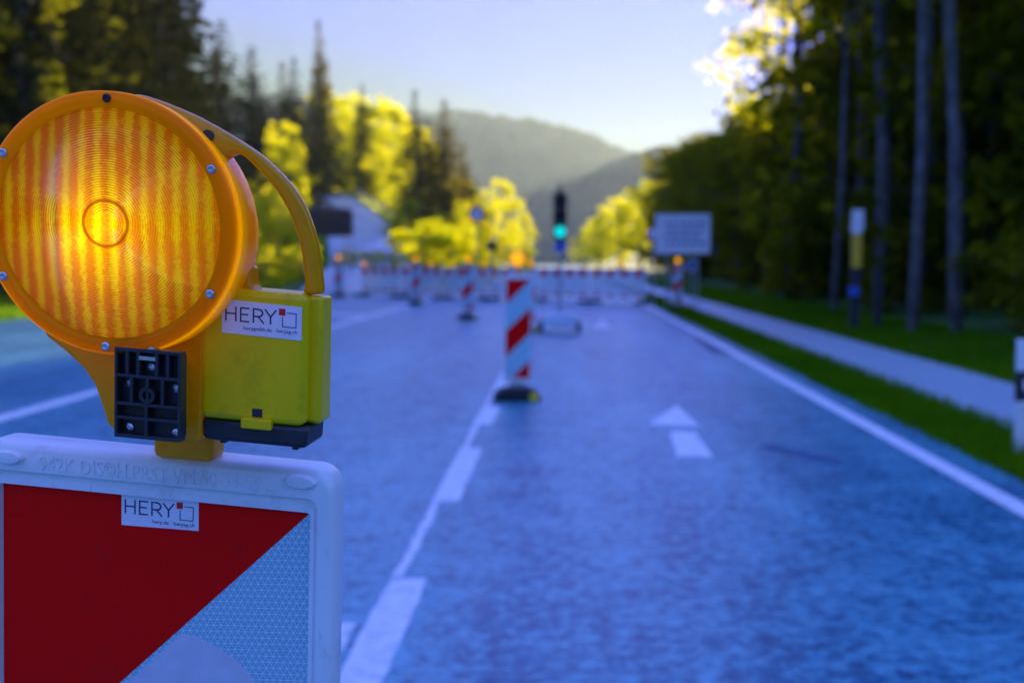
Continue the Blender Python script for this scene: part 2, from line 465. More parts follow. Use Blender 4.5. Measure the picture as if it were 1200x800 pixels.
def axis(parts):
    out = []
    for a, b, s in parts:
        n = max(1, round((b - a) / s)); out += [a + (b - a) * i / n for i in range(n)]
    return out + [parts[-1][1]]
gx = axis([(-4000, -400, 600), (-400, -120, 40), (-120, -40, 4), (-40, -12, 1.0), (-12, 6, 2.0), (6, 40, 2.0), (40, 120, 8), (120, 400, 40), (400, 4000, 600)])
gy = axis([(-400, -40, 60), (-40, 40, 4), (40, 180, 2), (180, 400, 20), (400, 6000, 400)])
gb = MB()
gb.v = [(x, y, terrain(x, y)) for y in gy for x in gx]
nx_ = len(gx)
gb.f = [(j * nx_ + i, j * nx_ + i + 1, (j + 1) * nx_ + i + 1, (j + 1) * nx_ + i) for j in range(len(gy) - 1) for i in range(nx_ - 1)]
tag(gb.build('ground', M['grass_soil'], smooth=True), kind='structure')

def strip(x0, x1, y0, y1, z, step=8):
    b = MB(); n = max(1, int((y1 - y0) / step))
    b.v = [(x, y0 + (y1 - y0) * i / n, z) for i in range(n + 1) for x in (x0, x1)]
    b.f = [(2 * i, 2 * i + 1, 2 * i + 3, 2 * i + 2) for i in range(n)]
    return b
rng = random.Random(5)
road = MB()
ys = axis([(-30, 60, 1.5), (60, 300, 10)])
for y in ys:   # ragged asphalt edges
    road.v += [(-13.0 + rng.uniform(-.12, .12), y, 0.0), (2.97 + rng.uniform(-.05, .05), y, 0.0)]
road.f = [(2 * i, 2 * i + 1, 2 * i + 3, 2 * i + 2) for i in range(len(ys) - 1)]
road_o = tag(road.build('road', M['asphalt']), kind='structure')
pth = MB()
for y in ys:
    pth.v += [(3.78 + rng.uniform(-.04, .04), y, 0.0), (5.15 + rng.uniform(-.04, .04), y, 0.01)]
pth.f = list(road.f)
tag(pth.build('cycle_path', M['path']), kind='structure')
# side road climbing the bank on the left
sr = MB()
for i, (x, y, z) in enumerate(RAMP):
    a, b = RAMP[max(0, i - 1)], RAMP[min(len(RAMP) - 1, i + 1)]
    d = Vector((b[0] - a[0], b[1] - a[1], 0)).normalized(); nrm = Vector((d.y, -d.x, 0))
    for s in (-2.6, 2.6): sr.v.append((x + nrm.x * s, y + nrm.y * s, z + 0.02 + (0.015 if i == 0 else 0)))
sr.f = [(2 * i, 2 * i + 1, 2 * i + 3, 2 * i + 2) for i in range(len(RAMP) - 1)]
tag(sr.build('side_road', M['path']), kind='structure')

# road markings: worn painted sheets
def marking(poly, name='lane_dash', z=0.004, jag=0.0):
    r = random.Random(len(poly) + int(poly[0][1] * 100))
    pts = []
    n = len(poly)
    for i in range(n):
        a, b = poly[i], poly[(i + 1) % n]
        L_ = math.hypot(b[0] - a[0], b[1] - a[1]); k = max(1, int(L_ / 0.12)) if jag else 1
        for j in range(k):
            t = j / k
            pts.append((a[0] + (b[0] - a[0]) * t + r.uniform(-jag, jag), a[1] + (b[1] - a[1]) * t + r.uniform(-jag, jag)))
    b = MB(); b.slab(pts, 0.0005, z)
    return b.build(name, M['paint'], road_o)
for y0, y1 in ((2.2, 4.92), (6.53, 8.45), (9.7, 10.9), (12.6, 14.4), (16.2, 18.2), (20.5, 22.3), (24.5, 26.5), (29, 31)):
    marking([(-0.755, y0), (-0.595, y0), (-0.59, y1), (-0.75, y1)], jag=0.006)
for y0, y1 in ((3.0, 6.5), (4.95, 6.5), (8.47, 9.68), (10.92, 12.58), (14.42, 16.18)):
    if y0 == 3.0: marking([(-0.86, 3.0), (-0.80, 3.0), (-0.79, 4.3), (-0.85, 4.3)], 'sealed_joint', jag=0.012)
    else: marking([(-0.745, y0), (-0.70, y0), (-0.70, y1), (-0.745, y1)], 'sealed_joint', jag=0.010)
marking([(2.50, -10), (2.64, -10), (2.80, 60), (2.66, 60)], 'edge_line', jag=0.0)
marking([(-5.2, -10), (-5.02, -10), (-4.72, 45), (-4.9, 45)], 'edge_line', jag=0.0)
marking([(0.75, 9.76), (1.18, 9.63), (1.12, 11.06)], 'lane_arrow', jag=0.008)
marking([(0.83, 8.13), (1.09, 8.15), (1.10, 9.34), (0.90, 9.37)], 'lane_arrow', jag=0.008)
marking([(0.67, 24.0), (1.05, 23.4), (0.97, 27.5)], 'lane_arrow', jag=0.01)
M['tar'] = plain('tar_patch', (0.02, 0.10, 0.20), 0.6, 0.3, 6)
for poly in ([(2.30, 17.4), (2.62, 16.9), (2.66, 19.5), (2.50, 21.4), (2.38, 20.6)], [(1.50, 8.62), (1.66, 8.22), (1.92, 7.82), (1.98, 7.92), (1.80, 8.40), (1.62, 8.72)]):
    rt_ = random.Random(3); MB().slab([(x + rt_.uniform(-.02, .02), y) for x, y in poly], .0005, .003).build('tar_patch', M['tar'], road_o)
marking([(-8.6, 33), (-4.95, 28.2), (-4.95, 28.9), (-8.7, 33.6)], 'yellowed_stop_line', jag=0.01)

# ------------------------------------------------------------------ far hills
def hill(name, ridge, y0, depth, seed, label):
    """ridge: (x, height) points; a wooded ridge with real depth"""
    r = random.Random(seed)
    xs = [ridge[0][0] + (ridge[-1][0] - ridge[0][0]) * i / 160 for i in range(161)]
    hs = np.interp(xs, [p[0] for p in ridge], [p[1] for p in ridge])
    b = MB(); rows = 22
    for j in range(rows + 1):
        t = j / rows
        prof = math.sin(math.pi * min(1, t * 1.02)) ** 0.8 if t < 0.98 else 0
        for i, x in enumerate(xs):
            h = hs[i] * prof
            h += r.uniform(-1, 1) * 0.028 * hs[i] * (prof > 0.05)
            b.v.append((x + r.uniform(-2, 2), y0 + depth * t, h - 1.0))
    n = 161
    b.f = [(j * n + i, j * n + i + 1, (j + 1) * n + i + 1, (j + 1) * n + i) for j in range(rows) for i in range(n - 1)]
    o = b.build(name, M['hill'])
    tag(o, kind='structure'); o['label'] = label
    return o
def px_ridge(pts, Y):     # ridge given as viewing angles from the site, turned into metres at distance Y
    return [((x - 658) / 1333.0 * Y, 1.4 + (306 - y) / 1333.0 * Y) for x, y in pts]
hill('hill', px_ridge([(-300, 170), (200, 130), (380, 120), (480, 134), (540, 136), (600, 141), (650, 150), (700, 166), (740, 186), (800, 210), (900, 230), (1300, 250)], 1500), 1150, 700, 3, 'long hazy wooded ridge closing the valley')
hill('hill', px_ridge([(560, 292), (600, 262), (640, 232), (690, 206), (735, 186), (770, 178), (795, 178), (840, 215), (900, 255), (1400, 280)], 1000), 760, 440, 4, 'nearer wooded slope rising to the right')

# ------------------------------------------------------------------ trees
def leaf_quads(centres, sizes, rs, flat=0.0):
    """many small bent leaf faces, vectorised; returns verts, faces arrays"""
    n = len(centres)
    a = rs.normal(size=(n, 3)); a /= np.linalg.norm(a, axis=1)[:, None]
    b = rs.normal(size=(n, 3)); b -= a * (a * b).sum(1)[:, None]; b /= np.linalg.norm(b, axis=1)[:, None]
    s = sizes[:, None]
    p0 = centres - a * s; p1 = centres + b * s * 0.55; p2 = centres + a * s; p3 = centres - b * s * 0.55
    v = np.stack([p0, p1, p2, p3], 1).reshape(-1, 3)
    f = np.arange(4 * n).reshape(-1, 4)
    return v, f

def np_mesh(name, v, f, mat):
    me = bpy.data.meshes.new(name)
    me.vertices.add(len(v)); me.vertices.foreach_set('co', np.asarray(v, np.float32).ravel())
    me.loops.add(f.size); me.loops.foreach_set('vertex_index', f.astype(np.int32).ravel())
    me.polygons.add(len(f)); me.polygons.foreach_set('loop_start', np.arange(0, f.size, f.shape[1], dtype=np.int32))
    me.update(calc_edges=True); me.materials.append(mat)
    return me

def mesh_of(mb, name, mat, sm=True):
    me = bpy.data.meshes.new(name); me.from_pydata([tuple(p) for p in mb.v], [], mb.f)
    if sm: me.polygons.foreach_set('use_smooth', [True] * len(me.polygons))
    me.materials.append(mat); return me

def broadleaf(seed, h, spread, leaf, n_leaf, mat, bark, bare=0.35, n_limb=11, clump=0.9):
    r = random.Random(seed); rs = np.random.RandomState(seed)
    tb = MB()
    bend = [(r.uniform(-.25, .25) * h * .05, r.uniform(-.25, .25) * h * .05) for _ in range(6)]
    tp = [(bend[i][0] * i / 2, bend[i][1] * i / 2, h * .92 * i / 5 - (0.3 if i == 0 else 0)) for i in range(6)]
    r0 = h * 0.0095 + 0.05
    tb.tube(tp, [r0 * 1.25, r0, r0 * .8, r0 * .6, r0 * .35, r0 * .1], 8)
    tips = []
    for k in range(n_limb):
        t = bare + (0.95 - bare) * (k + r.random() * .6) / n_limb
        z = h * .92 * t; i = min(4, int(t * 5)); u = t * 5 - i
        base = Vector(tp[i]).lerp(Vector(tp[i + 1]), u)
        az = k * 2.4 + r.uniform(-.4, .4)
        ln = spread * (0.55 + 0.6 * math.sin(math.pi * min(1, (t - bare) / (1 - bare) * .8 + .18))) * r.uniform(.75, 1.1)
        d = Vector((math.cos(az), math.sin(az), r.uniform(.15, .75)))
        pts = [base, base + d * ln * .5 + Vector((0, 0, ln * .08)), base + d * ln]
        rr = r0 * (1 - t) * .55 + .02
        tb.tube(pts, [rr, rr * .6, rr * .2], 5, cap=False)
        for q in range(4):
            s = r.uniform(.35, 1.0)
            c = base + d * ln * s + Vector((r.gauss(0, .18), r.gauss(0, .18), r.gauss(0, .15))) * ln
            tips.append((c, r.uniform(.5, 1.1) * clump * (.6 + .4 * spread / 3)))
            if q < 2: tb.tube([base + d * ln * s * .8, c], [rr * .35, .012], 4, cap=False)
    tips.append((Vector(tp[-1]), clump * .7))
    w = np.array([t[1] ** 2 for t in tips]); w /= w.sum()
    idx = rs.choice(len(tips), n_leaf, p=w)
    cen = np.array([tuple(t[0]) for t in tips])[idx]; rad = np.array([t[1] for t in tips])[idx]
    off = rs.normal(size=(n_leaf, 3)); off /= np.linalg.norm(off, axis=1)[:, None]
    off *= (rs.rand(n_leaf) ** .5)[:, None] * rad[:, None] * np.array([1.15, 1.15, .8])
    v, f = leaf_quads(cen + off, leaf * rs.uniform(.6, 1.3, n_leaf), rs)
    return mesh_of(tb, 'trunk', bark), np_mesh('crown', v, f, mat)

def spruce(seed, h, rad, mat, bark, bare=0.08, dens=1.0):
    r = random.Random(seed); rs = np.random.RandomState(seed)
    tb = MB(); r0 = h * .011 + .05
    tb.tube([(0, 0, -.4), (0, 0, h * .3), (r.uniform(-.1, .1), 0, h * .7), (0, 0, h)], [r0 * 1.2, r0 * .85, r0 * .4, .01], 7)
    cen, sz = [], []
    z = h * bare
    while z < h * .985:
        t = (z / h - bare) / (1 - bare)
        ln = rad * (1 - t) ** .85 * r.uniform(.8, 1.12) + .12
        nb = 6 if t < .7 else 4
        a0 = r.uniform(0, 6)
        for k in range(nb):
            az = a0 + k * 6.283 / nb + r.uniform(-.3, .3); l2 = ln * r.uniform(.7, 1.1)
            nseg = max(3, int(l2 / .22 * dens))
            for q in range(nseg):
                s = (q + .7) / nseg
                x = l2 * s
                droop = -.28 * x + .10 * x * x / max(l2, .3)
                wdt = .20 * l2 * (1 - s * .75) + .05
                for e in range(2):
                    o = r.uniform(-wdt, wdt)
                    cen.append((math.cos(az) * x - math.sin(az) * o, math.sin(az) * x + math.cos(az) * o, z + droop + r.uniform(-.12, .05)))
                    sz.append(r.uniform(.12, .24) * (1.1 if t < .8 else .7))
        z += h * .022 * r.uniform(.8, 1.3) + .05
    v, f = leaf_quads(np.array(cen), np.array(sz), rs)
    return mesh_of(tb, 'trunk', bark), np_mesh('crown', v, f, mat)

SP_D = [spruce(i, 20, 3.2, M['needle_dark'], M['bark'], bare=.06 + .05 * i, dens=1.5) for i in range(3)]
SP_W = [spruce(20 + i, 16, 2.6, M['needle_warm'], M['bark'], bare=.05, dens=1.5) for i in range(2)]
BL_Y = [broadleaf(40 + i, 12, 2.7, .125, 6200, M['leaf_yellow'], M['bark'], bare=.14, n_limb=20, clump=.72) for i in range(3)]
BL_G = [broadleaf(50 + i, 17, 3.6, .14, 4200, M['leaf_green'], M['bark'], bare=.3, n_limb=18, clump=.7) for i in range(2)]
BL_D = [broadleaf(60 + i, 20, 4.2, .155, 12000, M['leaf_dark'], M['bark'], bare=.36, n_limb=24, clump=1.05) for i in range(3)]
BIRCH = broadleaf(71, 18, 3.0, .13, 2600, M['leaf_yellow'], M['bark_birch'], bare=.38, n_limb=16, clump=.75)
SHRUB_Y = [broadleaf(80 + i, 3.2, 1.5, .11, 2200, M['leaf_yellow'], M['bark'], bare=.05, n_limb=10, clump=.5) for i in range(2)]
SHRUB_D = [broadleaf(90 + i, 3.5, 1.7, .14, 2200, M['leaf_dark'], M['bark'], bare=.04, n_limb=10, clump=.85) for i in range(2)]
trees = random.Random(11)
def tree(var, native, x, y, h, label, group=None, name='tree', wide=1.0, cat='tree'):
    t = empty(name, (x, y, terrain(x, y) - .05), label, cat, group, trees.uniform(0, 6.28))
    t.rotation_euler.x, t.rotation_euler.y = trees.gauss(0, .022), trees.gauss(0, .022)
    s = h / native
    t.scale = (s * wide, s * wide, s)
    for nm, me in (('trunk', var[0]), ('crown', var[1])):
        o = bpy.data.objects.new(nm, me); COL.objects.link(o); o.parent = t
    return t

# right-hand forest: dark tall wood beyond the cycle path
G = 'trees of the dark wood beyond the cycle path'
LB = 'tall leafy tree in the dark wood right of the cycle path'
LS = 'dark conifer in the shaded wood right of the cycle path'
near = [(7.6, 19.5, 21), (9.6, 21.5, 23), (8.0, 24.6, 20), (10.8, 25.5, 23), (7.4, 28.2, 21), (9.2, 30.6, 24), (11.6, 31.0, 23), (8.1, 33.0, 22), (10.0, 35.5, 24),
        (12.5, 36.5, 25), (14.5, 33.0, 24), (13.2, 28.5, 23), (11.9, 41.0, 24), (14.0, 44.0, 25), (16.5, 40.0, 25), (13.6, 50.0, 26), (16.5, 53.0, 26), (18.5, 47.0, 25), (16.0, 60.0, 26), (19.5, 63.0, 26), (20.5, 57, 26), (22.5, 70, 27), (19.0, 72, 27), (23.5, 62, 27), (25, 78, 28), (22.5, 84, 28), (28, 72, 28)]
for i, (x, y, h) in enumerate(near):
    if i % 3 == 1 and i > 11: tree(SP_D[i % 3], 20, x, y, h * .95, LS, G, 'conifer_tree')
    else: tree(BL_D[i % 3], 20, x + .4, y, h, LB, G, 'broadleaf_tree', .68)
# lower trees that close the wood towards the valley
G2 = 'lower trees where the dark wood steps down to the valley'
low = [(8.2, 46, 6.2), (9.4, 49, 6.8), (8.4, 54, 7.2), (9.0, 61, 8.0), (10.6, 57, 8.0), (11.8, 63, 9.0), (9.2, 69, 8.8), (11.5, 72, 9.6), (9.5, 78, 9.4), (12.4, 80, 10.6), (14.2, 76, 10.8), (10.2, 88, 10.6), (13.0, 91, 11.5),
       (16.0, 89, 12.2), (10.8, 99, 11.2), (14.0, 103, 12.6), (17.6, 100, 13.4), (11.6, 112, 12.2), (15.5, 116, 13.6), (19.6, 112, 14.4), (13.0, 126, 13.0), (17.5, 129, 14.6), (22, 124, 15.5)]
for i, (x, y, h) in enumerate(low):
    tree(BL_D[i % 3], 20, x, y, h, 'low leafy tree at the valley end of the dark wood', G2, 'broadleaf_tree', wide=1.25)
tree(BIRCH, 18, 9.6, 50, 17.5, 'slender pale-barked tree with thin leaves against the bright sky', None, 'birch_tree')
for x, y, h, l in ((7.7, 38.6, 15, 'thin leafy tree leaning in front of the wood beside the birch'), (10.6, 45.5, 17, 'half-bare tree between the birch and the dark wood')):
    tree(BIRCH, 18, x, y, h, l, None, 'tree')
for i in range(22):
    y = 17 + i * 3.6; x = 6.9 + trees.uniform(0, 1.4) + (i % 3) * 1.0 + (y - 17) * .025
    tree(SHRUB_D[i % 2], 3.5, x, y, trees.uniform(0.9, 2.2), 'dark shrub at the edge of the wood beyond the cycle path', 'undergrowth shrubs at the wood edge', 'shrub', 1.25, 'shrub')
for x, y, l in ((6.75, 22.2, 'slim pale trunk beside the narrow sign, right of its posts'), (7.25, 21.2, 'slim pale trunk nearest the right picture edge'), (7.2, 30.5, 'slim pale trunk left of the narrow sign'), (7.9, 26.0, 'slim pale trunk just behind the narrow sign')):
    tree(BIRCH, 18, x, y, 19, l, None, 'birch_tree', .42)
for i in range(58):  # thickets added to keep low sun off the road
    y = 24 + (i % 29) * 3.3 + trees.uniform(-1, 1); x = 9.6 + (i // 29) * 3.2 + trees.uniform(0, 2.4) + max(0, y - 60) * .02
    tree(SHRUB_D[i % 2], 3.5, x, y, trees.uniform(4.5, 7.5) * (1 if y < 60 else .8), 'thicket added to block low sun deep between the trunks of the right-hand wood', 'thickets added to block sun deep in the right-hand wood', 'thicket', 1.0, 'thicket')
# sunlit trees at the end of the road
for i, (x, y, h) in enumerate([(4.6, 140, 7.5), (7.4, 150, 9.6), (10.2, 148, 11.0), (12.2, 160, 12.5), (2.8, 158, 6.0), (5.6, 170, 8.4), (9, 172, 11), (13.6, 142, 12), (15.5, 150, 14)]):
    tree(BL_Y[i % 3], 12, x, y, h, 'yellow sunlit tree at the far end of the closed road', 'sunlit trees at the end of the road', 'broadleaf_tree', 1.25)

# left bank
G3 = 'dark conifers on the left bank behind the amber lamp'
for i, (x, y, h) in enumerate([(-16.5, 36, 20), (-19, 40, 23), (-22, 44, 25), (-17.2, 43, 22), (-20.5, 48, 24), (-25, 50, 26), (-18.0, 51, 21), (-22.5, 55, 25), (-28, 57, 27), (-19.2, 58, 20), (-24.5, 62, 26), (-16.2, 31, 19), (-30, 64, 28), (-27, 70, 27), (-33, 72, 28), (-22.5, 67, 19)]):
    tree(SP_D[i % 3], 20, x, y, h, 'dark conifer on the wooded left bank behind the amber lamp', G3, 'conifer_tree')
for i, (x, y, h) in enumerate([(-15.6, 33.5, 19), (-17.0, 39, 21), (-19.5, 45, 22), (-21.5, 52, 23), (-24, 58, 24), (-16.6, 46, 12), (-26, 65, 24), (-18.3, 54, 12), (-29, 60, 25)]):
    tree(SP_D[(i + 1) % 3], 20, x, y, h, 'broad dark conifer low on the wooded left bank', 'broad conifers low on the left bank', 'conifer_tree', 1.35)
for i, (x, y, h) in enumerate([(-17.5, 35.2, 12), (-21.6, 43.5, 17), (-18.2, 49, 9), (-23.5, 60, 13), (-21, 62, 8)]):
    tree(BL_G[i % 2], 17, x, y, h, 'leafy tree with yellow-green leaves among the dark left bank trees', 'yellow-green trees on the left bank', 'broadleaf_tree', .8)
# sunlit group beside the side road
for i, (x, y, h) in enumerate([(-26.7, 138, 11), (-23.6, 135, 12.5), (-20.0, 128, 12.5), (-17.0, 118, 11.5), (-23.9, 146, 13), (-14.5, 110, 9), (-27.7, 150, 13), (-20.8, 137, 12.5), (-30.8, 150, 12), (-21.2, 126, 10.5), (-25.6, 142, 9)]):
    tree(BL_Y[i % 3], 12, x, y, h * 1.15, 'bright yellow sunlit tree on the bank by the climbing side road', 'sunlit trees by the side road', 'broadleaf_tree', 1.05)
for i, (x, y, h) in enumerate([(-24.5, 93, 13), (-23.6, 99, 14), (-26.8, 98, 16), (-22.4, 96, 11), (-27, 90, 15), (-29.5, 97, 18), (-25.8, 104, 14), (-23.5, 108, 13), (-31.5, 88, 19), (-28.5, 84, 16)]):
    tree(SP_D[i % 3], 20, x, y, h, 'dark conifer standing between the amber lamp handle and the yellow trees', 'dark conifers left of the yellow trees', 'conifer_tree', 1.7)
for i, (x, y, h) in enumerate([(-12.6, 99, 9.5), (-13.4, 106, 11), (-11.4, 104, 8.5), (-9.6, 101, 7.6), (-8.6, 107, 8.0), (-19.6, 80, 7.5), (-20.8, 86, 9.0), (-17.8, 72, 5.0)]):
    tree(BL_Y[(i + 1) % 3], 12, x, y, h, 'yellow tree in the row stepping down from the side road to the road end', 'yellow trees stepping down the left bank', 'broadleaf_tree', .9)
for i, (x, y, h) in enumerate([(-14.9, 31.5, 13), (-17.2, 37.0, 15), (-19.0, 43.5, 17), (-20.0, 50.5, 18), (-16.6, 40.5, 12), (-22.5, 57, 19)]):
    tree(BL_G[i % 2], 17, x, y, h, 'tree with sunlit yellow-green tufts among the dark left bank conifers', 'sunlit trees among the left bank conifers', 'broadleaf_tree', .55)
tree(SP_W[0], 16, -24.5, 118, 18.5, 'tall pointed conifer rising above the yellow trees on the left', None, 'conifer_tree')
tree(SP_W[1], 16, -21.6, 122, 12.5, 'shorter conifer beside the tall pointed one', None, 'conifer_tree')
for i, (x, y, h) in enumerate([(-10.8, 86, 11.2), (-9.1, 89, 11.6), (-10.6, 93, 10), (-8.2, 96, 10)]):
    tree(SP_W[i % 2] if i % 2 else SP_D[0], 16 if i % 2 else 20, x, y, h, 'dark narrow conifer between the yellow trees and the far hill', 'conifers before the far hill', 'conifer_tree', 1.6)
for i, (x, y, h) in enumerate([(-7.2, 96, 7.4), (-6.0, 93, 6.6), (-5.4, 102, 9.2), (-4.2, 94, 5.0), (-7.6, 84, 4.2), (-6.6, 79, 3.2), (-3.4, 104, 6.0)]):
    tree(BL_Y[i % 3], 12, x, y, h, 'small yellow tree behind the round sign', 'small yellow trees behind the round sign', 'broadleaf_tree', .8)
for i in range(22):
    y = 58 + i * 2.0; x = -13.2 + (i % 4) * 1.1 - trees.uniform(0, .8) + max(0, i - 9) * .35
    if ramp_at(x, y)[0] < 3: x += 5
    tree(SHRUB_Y[i % 2], 3.2, x, y, trees.uniform(1.4, 2.8), 'low yellow shrub on the bank behind the barriers', 'yellow shrubs behind the barriers', 'shrub', 1.3, 'shrub')

for i, (x, y, h) in enumerate([(-15.4, 50, 2.6), (-16.2, 54, 3.2), (-17.4, 58, 3.6), (-18.6, 63, 4.0), (-17.2, 66, 3.0), (-20.4, 68, 4.4), (-19.4, 73, 3.6), (-21.6, 76, 4.6), (-15.0, 57, 1.8), (-16.8, 71, 2.6)]):
    tree(SHRUB_Y[i % 2], 3.2, x, y, h, 'yellow-green bush on the bank seen through the lamp handle', 'bushes on the bank behind the lamp handle', 'shrub', 1.1, 'shrub')
# grass: blades on the verges
def grass(name, regions, n, label, hgt):
    rs = np.random.RandomState(7)
    V, F = [], []
    for (x0, x1, y0, y1, share) in regions:
        k = int(n * share)
        yy = y0 + (y1 - y0) * rs.rand(k) ** 1.7
        xx = rs.uniform(x0, x1, k)
        zz = np.array([terrain(a, b) for a, b in zip(xx, yy)])
        az = rs.uniform(0, 6.283, k); hh = hgt * rs.uniform(.4, 1.3, k); w = .006 + yy * .0004
        dx, dy = np.cos(az), np.sin(az); lean = rs.uniform(.1, .6, k) * hh
        p0 = np.stack([xx - dy * w, yy + dx * w, zz], 1); p1 = np.stack([xx + dy * w, yy - dx * w, zz], 1)
        p2 = np.stack([xx + dx * lean, yy + dy * lean, zz + hh], 1)
        V.append(np.stack([p0, p1, p2], 1).reshape(-1, 3))
    v = np.concatenate(V); f = np.arange(len(v)).reshape(-1, 3)
    o = bpy.data.objects.new(name, np_mesh(name, v, f, M['blade'])); COL.objects.link(o)
    tag(o, label, 'grass', kind='stuff')
grass('verge_grass', [(2.90, 3.84, 5, 70, .5), (5.08, 7.5, 10, 80, .5)], 80000, 'green grass on the verges either side of the cycle path', .13)
grass('bank_grass', [(-18, -13.1, 20, 100, 1.0)], 24000, 'short grass along the left side of the road', .16)

M['blade_lit'] = leaf_mat('sun_tinted_grass', (0.10, 0.20, 0.004), (0.20, 0.24, 0.004), (0.75, 0.85, 0.004), 0.65)  # brighter copy of the grass blades, sunlight put into the colour
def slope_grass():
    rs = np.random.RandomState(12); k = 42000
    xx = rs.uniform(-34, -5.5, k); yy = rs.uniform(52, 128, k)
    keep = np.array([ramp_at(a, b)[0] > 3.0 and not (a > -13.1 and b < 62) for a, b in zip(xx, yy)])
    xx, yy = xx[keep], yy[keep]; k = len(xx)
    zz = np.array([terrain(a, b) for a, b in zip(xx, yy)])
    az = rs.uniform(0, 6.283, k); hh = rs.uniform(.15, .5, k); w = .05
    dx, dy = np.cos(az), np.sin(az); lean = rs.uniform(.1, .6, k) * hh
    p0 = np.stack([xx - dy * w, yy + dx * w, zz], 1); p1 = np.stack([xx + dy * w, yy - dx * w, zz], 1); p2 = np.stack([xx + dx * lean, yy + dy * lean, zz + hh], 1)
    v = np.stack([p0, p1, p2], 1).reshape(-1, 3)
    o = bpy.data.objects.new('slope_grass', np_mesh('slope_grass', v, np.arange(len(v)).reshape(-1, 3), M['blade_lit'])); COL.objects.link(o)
    tag(o, 'grass tinted as sunlit on the slopes around the climbing side road', 'grass', kind='stuff')
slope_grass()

# ------------------------------------------------------------------ foreground beacon with its amber lamp
# the leaning, slightly warped beacon: local x runs across the board, z up it, -y out of its face
P0 = Vector((-0.44611697, 0.88368556, 1.22315184))
AX = Vector((0.99629195, -0.02623815, -0.08193851)); AZ = Vector((0.02965596, -0.00078101, 0.99955986)); AY = Vector((0.02632668, 0.99965339, 0.0))
def local(p): return P0 + AX * p[0] + AY * p[1] + AZ * p[2]
tg = -(P0.z + AX.z * .125) / AZ.z
base0 = local((.125, 0, tg)); base0.z = 0
def xf0(p): return local(p) - base0

def rrect(x0, x1, z0, z1, r, n=6):
    pts = []
    for cx, cz, a in ((x1 - r, z0 + r, -90), (x1 - r, z1 - r, 0), (x0 + r, z1 - r, 90), (x0 + r, z0 + r, 180)):
        for k in range(n + 1):
            t = R(a + 90 * k / n); pts.append((cx + r * math.cos(t), cz + r * math.sin(t)))
    return pts
def loops_mesh(loops, cap_first=True, cap_last=True):
    b = MB(); n = len(loops[0][0])
    for pts, y in loops: b.v += [(x, y, z) for x, z in pts]
    for i in range(len(loops) - 1):
        for k in range(n): b.f.append((i * n + k, i * n + (k + 1) % n, (i + 1) * n + (k + 1) % n, (i + 1) * n + k))
    if cap_first: b.f.append(tuple(reversed(range(n))))
    if cap_last: b.f.append(tuple(range((len(loops) - 1) * n, len(loops) * n)))
    return b
bx0, bx1, bz0, bz1 = -.0200, .2700, -1.0355, .0355
def ring_(ox, oz, r): return rrect(bx0 + ox, bx1 - ox, bz0 + oz, bz1 - oz, r)
def foil_poly(lo, hi, w=.25, z0=-1.0, z1=0.0):
    """strip of the board face between the 45 degree lines z = x + lo and z = x + hi"""
    poly = [(0, z0), (w, z0), (w, z1), (0, z1)]
    def clip(poly, sgn, c):
        out = []
        for i in range(len(poly)):
            a, b = poly[i], poly[(i + 1) % len(poly)]
            da, db = sgn * (a[1] - a[0] - c), sgn * (b[1] - b[0] - c)
            if da >= 0: out.append(a)
            if da * db < 0:
                t = da / (da - db); out.append((a[0] + (b[0] - a[0]) * t, a[1] + (b[1] - a[1]) * t))
        return out
    return clip(clip(poly, 1, lo), -1, hi)

bc = empty('guide_beacon', base0, 'large red and white guide beacon with white frame close up at left', 'guide beacon')
fr = loops_mesh([(ring_(.003, .003, .015), .036), (ring_(0, 0, .018), .030), (ring_(0, 0, .018), -.001), (ring_(.0012, .0015, .017), -.0060), (ring_(.0035, .0042, .015), -.0092), (ring_(.0055, .0060, .013), -.0100),
                 (ring_(.0120, .0225, .009), -.0100), (ring_(.0127, .0236, .0085), -.0042), (ring_(.0150, .0285, .006), -.0038), (ring_(.0156, .0295, .0055), -.0062), (ring_(.0188, .0345, .003), -.0062), (ring_(.0193, .0351, .003), .0)])
frame = fr.build('frame', M['white_plastic'], bc, xf0, smooth='auto', angle=28)
foil = MB().prism([(0, -1.0), (.25, -1.0), (.25, 0), (0, 0)], -.0006, .0).build('white_foil', M['foil'], bc, xf0)
for lo, hi in ((-.25, .01), (-.79, -.53), (-1.33, -1.07)):
    MB().prism(foil_poly(lo, hi), -.0011, -.0006).build('red_stripe', M['red_cells'], bc, xf0)
# pale disc painted in for a round reflection on the white stripe
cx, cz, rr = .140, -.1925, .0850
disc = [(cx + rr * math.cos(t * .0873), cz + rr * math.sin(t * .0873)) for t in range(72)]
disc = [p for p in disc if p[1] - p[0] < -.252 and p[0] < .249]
MB().prism(disc, -.0010, -.0006).build('reflection_disc', M['disc'], bc, xf0)
for cx_, cz_ in ((.0095, .0235), (.2445, .0262)):
    b = MB()
    prof = [(.0130, -.0094), (.0128, -.0130), (.0105, -.0158), (.004, -.0164)]
    b.lathe_y(prof, 0, 0, 24); b.v = [(cx_ + x, y, cz_ + z * .42) for x, y, z in b.v]
    b.build('rivet', M['white_plastic'], bc, xf0, smooth='auto')
def put_text(body, size, x, z, y, mat, parent, xf, width=None, name='lettering', depth=.0002):
    v, f = text_mesh(body, size, depth=depth)
    w = max(p[0] for p in v) - min(p[0] for p in v)
    k = width / w if width else 1
    b = MB(); b.v = [(x + p[0] * k, y - p[2], z + p[1]) for p in v]; b.f = f
    return b.build(name, mat, parent, xf)
put_text('942K DIS©H.PRST VM 50-54-56', .0165, .034, .0155, -.0099, M['white_plastic'], frame, xf0, width=.178, name='embossed_lettering', depth=.0011)

